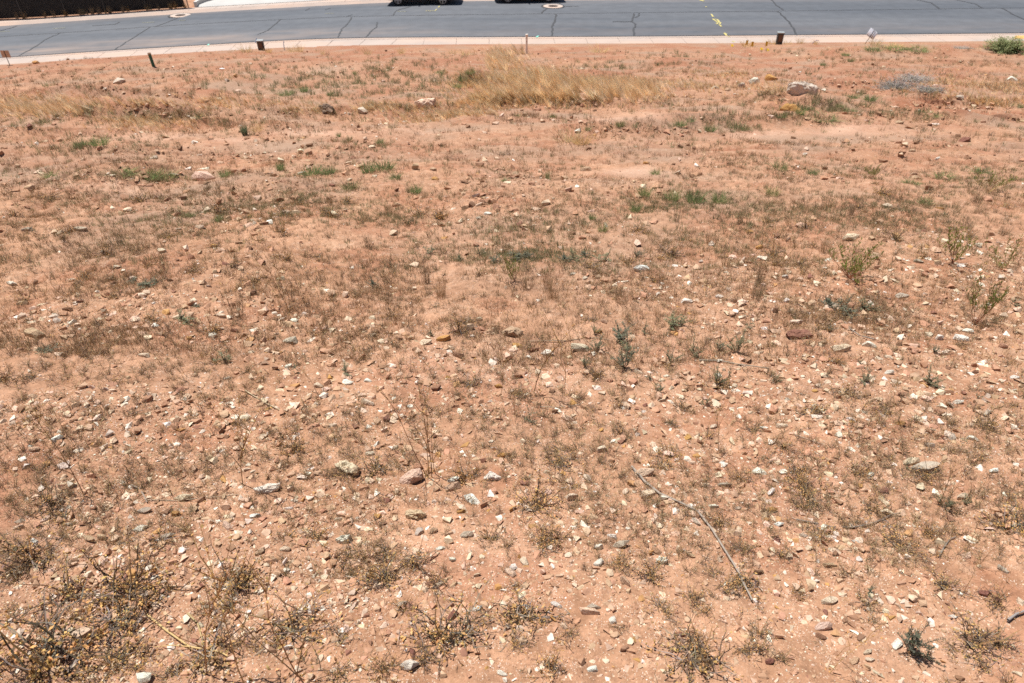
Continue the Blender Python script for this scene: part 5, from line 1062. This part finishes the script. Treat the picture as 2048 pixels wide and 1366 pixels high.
GREENL = [(700, 168, 195.49999999999997, 36.0, 0.45), (600, 170, 138.0, 26.4, 0.32), (880, 180, 69.0, 28.799999999999997, 0.45), (330, 231, 149.5, 8.4, 0.45), (80, 246, 69.0, 10.799999999999999, 0.41), (1250, 130, 103.49999999999999, 10.799999999999999, 0.41), (1370, 115, 80.5, 9.6, 0.45), (1560, 106, 51.74999999999999, 9.6, 0.45), (1800, 99, 114.99999999999999, 7.199999999999999, 0.45), (1650, 140, 80.5, 21.599999999999998, 0.32), (1740, 197, 69.0, 12.0, 0.45), (1640, 218, 103.49999999999999, 14.399999999999999, 0.36), (1810, 228, 92.0, 9.6, 0.41), (1420, 240, 103.49999999999999, 18.0, 0.36), (1330, 405, 149.5, 28.799999999999997, 0.54), (1420, 390, 114.99999999999999, 26.4, 0.48), (650, 400, 184.0, 26.4, 0.48), (760, 430, 161.0, 21.599999999999998, 0.48), (1060, 505, 149.5, 19.2, 0.54), (1560, 335, 149.5, 16.8, 0.36), (1950, 360, 103.49999999999999, 21.599999999999998, 0.54), (620, 346, 92.0, 8.4, 0.48), (1050, 330, 172.5, 14.399999999999999, 0.24), (700, 300, 138.0, 16.8, 0.24), (480, 150, 114.99999999999999, 14.399999999999999, 0.23), (430, 170, 69.0, 12.0, 0.27), (560, 140, 114.99999999999999, 12.0, 0.18), (200, 290, 114.99999999999999, 16.8, 0.36), (100, 240, 138.0, 12.0, 0.23), (300, 353, 138.0, 7.199999999999999, 0.6), (120, 352, 138.0, 9.6, 0.36), (1000, 460, 287.5, 36.0, 0.27), (420, 440, 229.99999999999997, 36.0, 0.3), (300, 425, 138.0, 24.0, 0.3), (1480, 430, 138.0, 28.799999999999997, 0.36), (1700, 420, 229.99999999999997, 36.0, 0.3)]
st = [dict(arr=tuft(900 + i, 16, [(.22, .22, .12), (.26, .26, .14), (.30, .27, .16)][i % 3], None, .5, .3, .035, .1).arr(), h=1.0) for i in range(5)]
sheet('green_ground_cover', 'patches of low green weeds on the far part of the lot', st, scatter(GREENL, 8000, 95, 540, .05, .9), lambda A: np.clip(.05 + .0006 * np.clip(330 - A[:, 1], 0, 250), .05, .16), .45, M_LEAF, 1.2)
BROWNL = WB + [(150,150,200,16,.8),(100,165,150,20,.7),(300,230,250,12,.8),(420,200,120,14,.7),(250,330,250,14,.7),(1060,240,120,8,1),(880,228,120,10,.8),(1300,150,160,20,.8),(1350,200,150,20,.7),(1500,200,150,14,.7),(1850,130,200,20,.7),(1950,170,140,20,.8),(1300,300,150,16,.4),(1560,230,150,14,.5),(150,420,250,40,1),(900,300,200,14,.3)]
bt = [dict(arr=tuft(930 + i, 14, [(.38, .245, .14), (.52, .36, .205), (.27, .195, .135), (.46, .30, .165)][i % 4], None, .4, .3, .028, .12).arr(), h=1.0) for i in range(6)]
sheet('brown_ground_cover', 'thin withered brown weeds over the slope', bt, scatter(BROWNL, 30000, 100, 720, .34, .85), lambda A: np.clip(.04 + .0003 * np.clip(430 - A[:, 1], 0, 350), .04, .12), .5, M_TWIG, 1.25)
GOLDL = [(1060,172,115,24,1),(1010,122,34,22,1),(1180,182,110,18,.9),(1275,186,60,16,.8),(955,190,50,22,.9),(800,212,90,9,.7),(60,215,110,14,.4),(130,207,80,11,.35),(290,243,70,12,.4),(430,208,70,10,.6),(340,204,60,8,.5),(1440,150,60,11,.6),(1530,178,60,12,.5),(1900,165,110,16,.6),(1970,175,80,18,.7),(1820,96,130,5,.6),(1990,205,60,10,.5),(890,232,90,9,.6),(1400,170,90,14,.5),(600,212,120,8,.3),(1700,96,60,5,.4),(140,470,200,60,.12),(500,106,60,5,.5),(1600,88,80,4,.4)]
gb = [dict(arr=tuft(960 + i, 18, [(.84, .58, .31), (.95, .74, .46), (.68, .43, .21), (.97, .82, .58)][i % 4], None, .3, .2, .032, .3).arr(), h=1.0) for i in range(6)]
sheet('tall_dry_grass', 'stand of tall golden dry grass in the middle of the far lot', gb, scatter(GOLDL, 7500, 92, 262, .0, .8, clump=1.2), lambda A: np.clip(.14 + .30 * wdens(A[:, 0], A[:, 1], [(1070,170,130,30,1),(1010,122,50,30,1),(1200,184,130,20,.85),(90,212,160,20,.3)]), .1, .5), .3, M_GRASS, .55, (-.6, 0), .3, .35)
# small withered sprigs on the nearer slope
sm = []
for i in range(8):
    random.seed(1300 + i); g = G()
    for _ in range(9):
        a = random.uniform(0, 6.283); el = random.uniform(.3, 1.4); c = jit(random.choice([(.38, .25, .14), (.48, .33, .19), (.28, .205, .15), (.54, .38, .22)]), .25)
        pts = twig(g, (random.gauss(0, .06), random.gauss(0, .06), 0), (math.cos(a) * math.cos(el), math.sin(a) * math.cos(el), math.sin(el)), random.uniform(.45, 1.0), .017, c, 3, .35)
        for q in pts[1:]:
            b = random.uniform(0, 6.283); e = twig(g, q, (math.cos(b), math.sin(b), .6), random.uniform(.12, .3), .011, c, 2, .4)
            if random.random() < .4: g.husk(e[-1], .026, jit(C_HK, .3))
    sm.append(dict(arr=g.arr(), h=1.0))
sheet('withered_sprigs', 'fine withered brown sprigs all over the nearer slope', sm, scatter(WB, 7500, 360, 1150, .5, 1.0), lambda A: np.clip(.075 - .00003 * A[:, 1], .03, .09), .5, M_TWIG, .9)
# fallen twigs and husks
lit = []
for i in range(8):
    random.seed(1000 + i); g = G()
    for _ in range(3): a = random.uniform(0, 6.28); twig(g, (random.gauss(0, .3), random.gauss(0, .3), .02), (math.cos(a), math.sin(a), .1), random.uniform(.4, 1.0), .012, jit(random.choice([C_TW, C_TWG, C_STR]), .3), 4, .4, .1)
    for _ in range(6): g.husk((random.gauss(0, .4), random.gauss(0, .4), .02), .04, jit(C_HK, .35))
    lit.append(dict(arr=g.arr(), h=1.0))
sheet('plant_litter', 'fine fallen twigs and husks over the near slope', lit, scatter(WB, 6000, 380, 1450, .2, .8), lambda A: np.clip(.018 + .05 * np.exp(-((A[:, 1] - 600) / 300) ** 2), .015, .09), .5, M_TWIG, 1.0, (0, 0), .0)

# ------------------------------------------------------------------ sticks
def stick(pts, rpx, col, label, fork=()):
    Q = ground(np.array([p[0] for p in pts], float), np.array([p[1] for p in pts], float)); k = proj(Q[0])[2] / F
    Q[:, 2] += rpx * k * 2.6; g = G(); o0 = Vector(Q[0])
    P2 = []
    for i in range(len(Q) - 1):
        for t in range(4): P2.append(Vector(Q[i]).lerp(Vector(Q[i + 1]), t / 4) - o0)
    P2.append(Vector(Q[-1]) - o0)
    g.tube(P2, rpx * k, rpx * k * .6, jit(col, .05), 6)
    for (i, dx, dy) in fork:
        b = Q[i]; e = ground(np.array([pts[i][0] + dx]), np.array([pts[i][1] + dy]))[0]; e[2] += rpx * k * 2
        g.tube([Vector(b) - o0, (Vector(b) + Vector(e)) / 2 - o0 + Vector((0, 0, .01)), Vector(e) - o0], rpx * k * .6, rpx * k * .3, jit(col, .1), 5)
    o = link('stick', g.mesh('stick', M_TWIG, True)); o.location = o0; tag(o, label, 'stick', 'fallen sticks on the slope')
stick([(1265,925),(1290,960),(1320,983),(1360,1005),(1395,1022),(1425,1055),(1445,1090),(1465,1125),(1478,1150),(1492,1178),(1505,1200)], 2.4, (.30, .26, .225), 'long grey bent stick lying down the slope', [(1, -22, -26)])
stick([(1596,1030),(1640,1038),(1665,1045),(1710,1047),(1745,1040),(1768,1030),(1790,1018),(1806,1016)], 1.7, (.21, .175, .15), 'thin curved grey branch beside the cream wedge stone', [(5, 20, 14), (3, -14, -8)])
stick([(1882,1106),(1892,1088),(1903,1072),(1916,1066)], 1.8, (.22, .19, .165), 'short grey twig at right of the thorny golden weed')
stick([(2012,1245),(2028,1234),(2050,1227)], 3.0, (.30, .27, .25), 'pale grey stick end at the bottom right edge')
stick([(1400,713),(1440,714),(1480,722),(1540,732)], 1.6, (.36, .30, .24), 'thin pale straight stick beside the spire shaped sprig')
stick([(490,778),(505,792),(530,803),(562,822)], 1.5, (.42, .34, .24), 'thin pale stick left of the bare ground')
stick([(290,1222),(330,1255),(375,1285),(440,1300),(455,1310)], 2.4, (.50, .36, .18), 'pale yellow fallen straw, upper one, bottom left', [(2, -70, 2)])
stick([(374,1224),(392,1240),(400,1270),(402,1295)], 2.0, (.54, .40, .20), 'short pale straw crossing the fallen ones, bottom left')
stick([(258,962),(275,968),(285,985),(292,1000)], 1.8, (.33, .27, .22), 'short bent grey twig left of the yellowish flat stone')
stick([(292,994),(350,992),(420,985),(475,980)], 1.1, (.40, .32, .23), 'thin straw lying left of the long white stone')
stick([(1060,672),(1130,668),(1190,668),(1220,671)], 1.0, (.36, .29, .21), 'thin dry straw lying behind the cream boulder')
stick([(1080,798),(1110,800),(1140,797),(1165,792)], 1.1, (.36, .29, .21), 'thin dry straw lying on the middle slope')
stick([(1590,868),(1620,880),(1650,892)], 1.1, (.36, .30, .24), 'thin twig right of the yellow cream block')
stick([(430,1172),(460,1168),(480,1162)], 2.0, (.50, .42, .32), 'pale twig piece under the golden husk weed')
stick([(1750,676),(1720,668),(1700,655),(1690,640)], 1.6, (.30, .24, .20), 'dark twig behind the wide pale flat rock')
stick([(690,1142),(705,1150),(718,1162)], 1.8, (.45, .38, .30), 'small pale twig left of the golden brown weed')
# litter
M_PAPER = simple('paper_scrap', (.72, .72, .72), .7, .05, 10)
for (a, b, w, lab) in [(445,142,9,'white scrap of paper on the left bank'),(1650,88,0,None)]:
    if not w: continue
    p, k = gpt(a, b); rows = [[(x * w * k, y * w * k * .6, .03 * w * k * math.sin(9 * x + 5 * y) + .02 + .2 * w * k * y * y) for x in np.linspace(-.5, .5, 6)] for y in np.linspace(-.5, .5, 5)]
    o = link('paper_scrap', strip('paper_scrap', rows, M_PAPER, None, True)); o.location = p; tag(o, lab, 'litter')
# weeds along the fence's foot
for i in range(46):
    t = random.random() * (len(FP) - 1); j = int(t); q = FP[j].lerp(FP[j + 1], t - j) - FB[j][2] * random.uniform(.02, .10)
    d = random.choice(GOLD + BTUFT); o = link('dry_grass_tuft', d['one']); s = random.uniform(.3, .65); o.scale = (s * .7, s * .35, s); o.rotation_euler = (0, 0, FB[j][1].to_track_quat('X', 'Z').to_euler().z); o.location = (q.x, q.y, RZ(q.x) + WALKH)
    px, py, _ = proj(np.array([q.x, q.y, float(RZ(q.x)) + WALKH])); 
    if -5 < px < 2050: pend(o, float(px), float(py), 'dry', 'fence tuft', 'dry grass', 'dry tufts along the fence')
    else: tag(o, 'dry grass tuft by the fence beyond the left edge of the view', 'dry grass', 'dry tufts along the fence beyond the view')
lm(46, 36, 'the leftmost fence post'); lm(211, 25, 'the third fence post'); lm(376, 14, 'the bare fence post'); lm(293, 20, 'the fourth fence post'); lm(132, 31, 'the second fence post')
finish_labels()

# ------------------------------------------------------------------ light, sky, camera
SUN_EL = R_(70); shadow = Vector((.80, -.60))
sun = bpy.data.lights.new('sun', 'SUN'); sun.energy = 5.0; sun.angle = R_(.53); sun.color = (1, .965, .91)
so = bpy.data.objects.new('sun', sun); COL.objects.link(so)
dirv = Vector((shadow.x * math.cos(SUN_EL), shadow.y * math.cos(SUN_EL), -math.sin(SUN_EL))); so.rotation_euler = dirv.to_track_quat('-Z', 'Y').to_euler(); so.location = (0, 0, 30)
wd = bpy.data.worlds.new('World'); sc.world = wd; wd.use_nodes = True; nt = wd.node_tree
sky = nt.nodes.new('ShaderNodeTexSky'); sky.sky_type = 'NISHITA'; sky.sun_disc = False; sky.sun_elevation = SUN_EL; sky.sun_rotation = math.atan2(-shadow.x, -shadow.y); sky.altitude = 900; sky.dust_density = 1.0
nt.links.new(sky.outputs['Color'], nt.nodes['Background'].inputs['Color']); nt.nodes['Background'].inputs['Strength'].default_value = .05
cam = bpy.data.cameras.new('camera'); co = bpy.data.objects.new('camera', cam); COL.objects.link(co); co.location = (0, 0, CAMZ); co.rotation_euler = (math.pi / 2 - PITCH, 0, 0)
cam.sensor_width = 36; cam.lens = F / 2048 * 36; cam.clip_start = .02; cam.clip_end = 3000
cam.dof.use_dof = True; cam.dof.focus_distance = 3.2; cam.dof.aperture_fstop = 5.0
sc.camera = co
sc.view_settings.view_transform = 'Standard'; sc.view_settings.look = 'None'; sc.view_settings.exposure = 0.5; sc.view_settings.gamma = 1
sc.render.engine = 'CYCLES'; sc.cycles.use_denoising = False; sc.cycles.max_bounces = 5; sc.cycles.diffuse_bounces = 3; sc.cycles.transparent_max_bounces = 4
print('done', time.time() - T0)
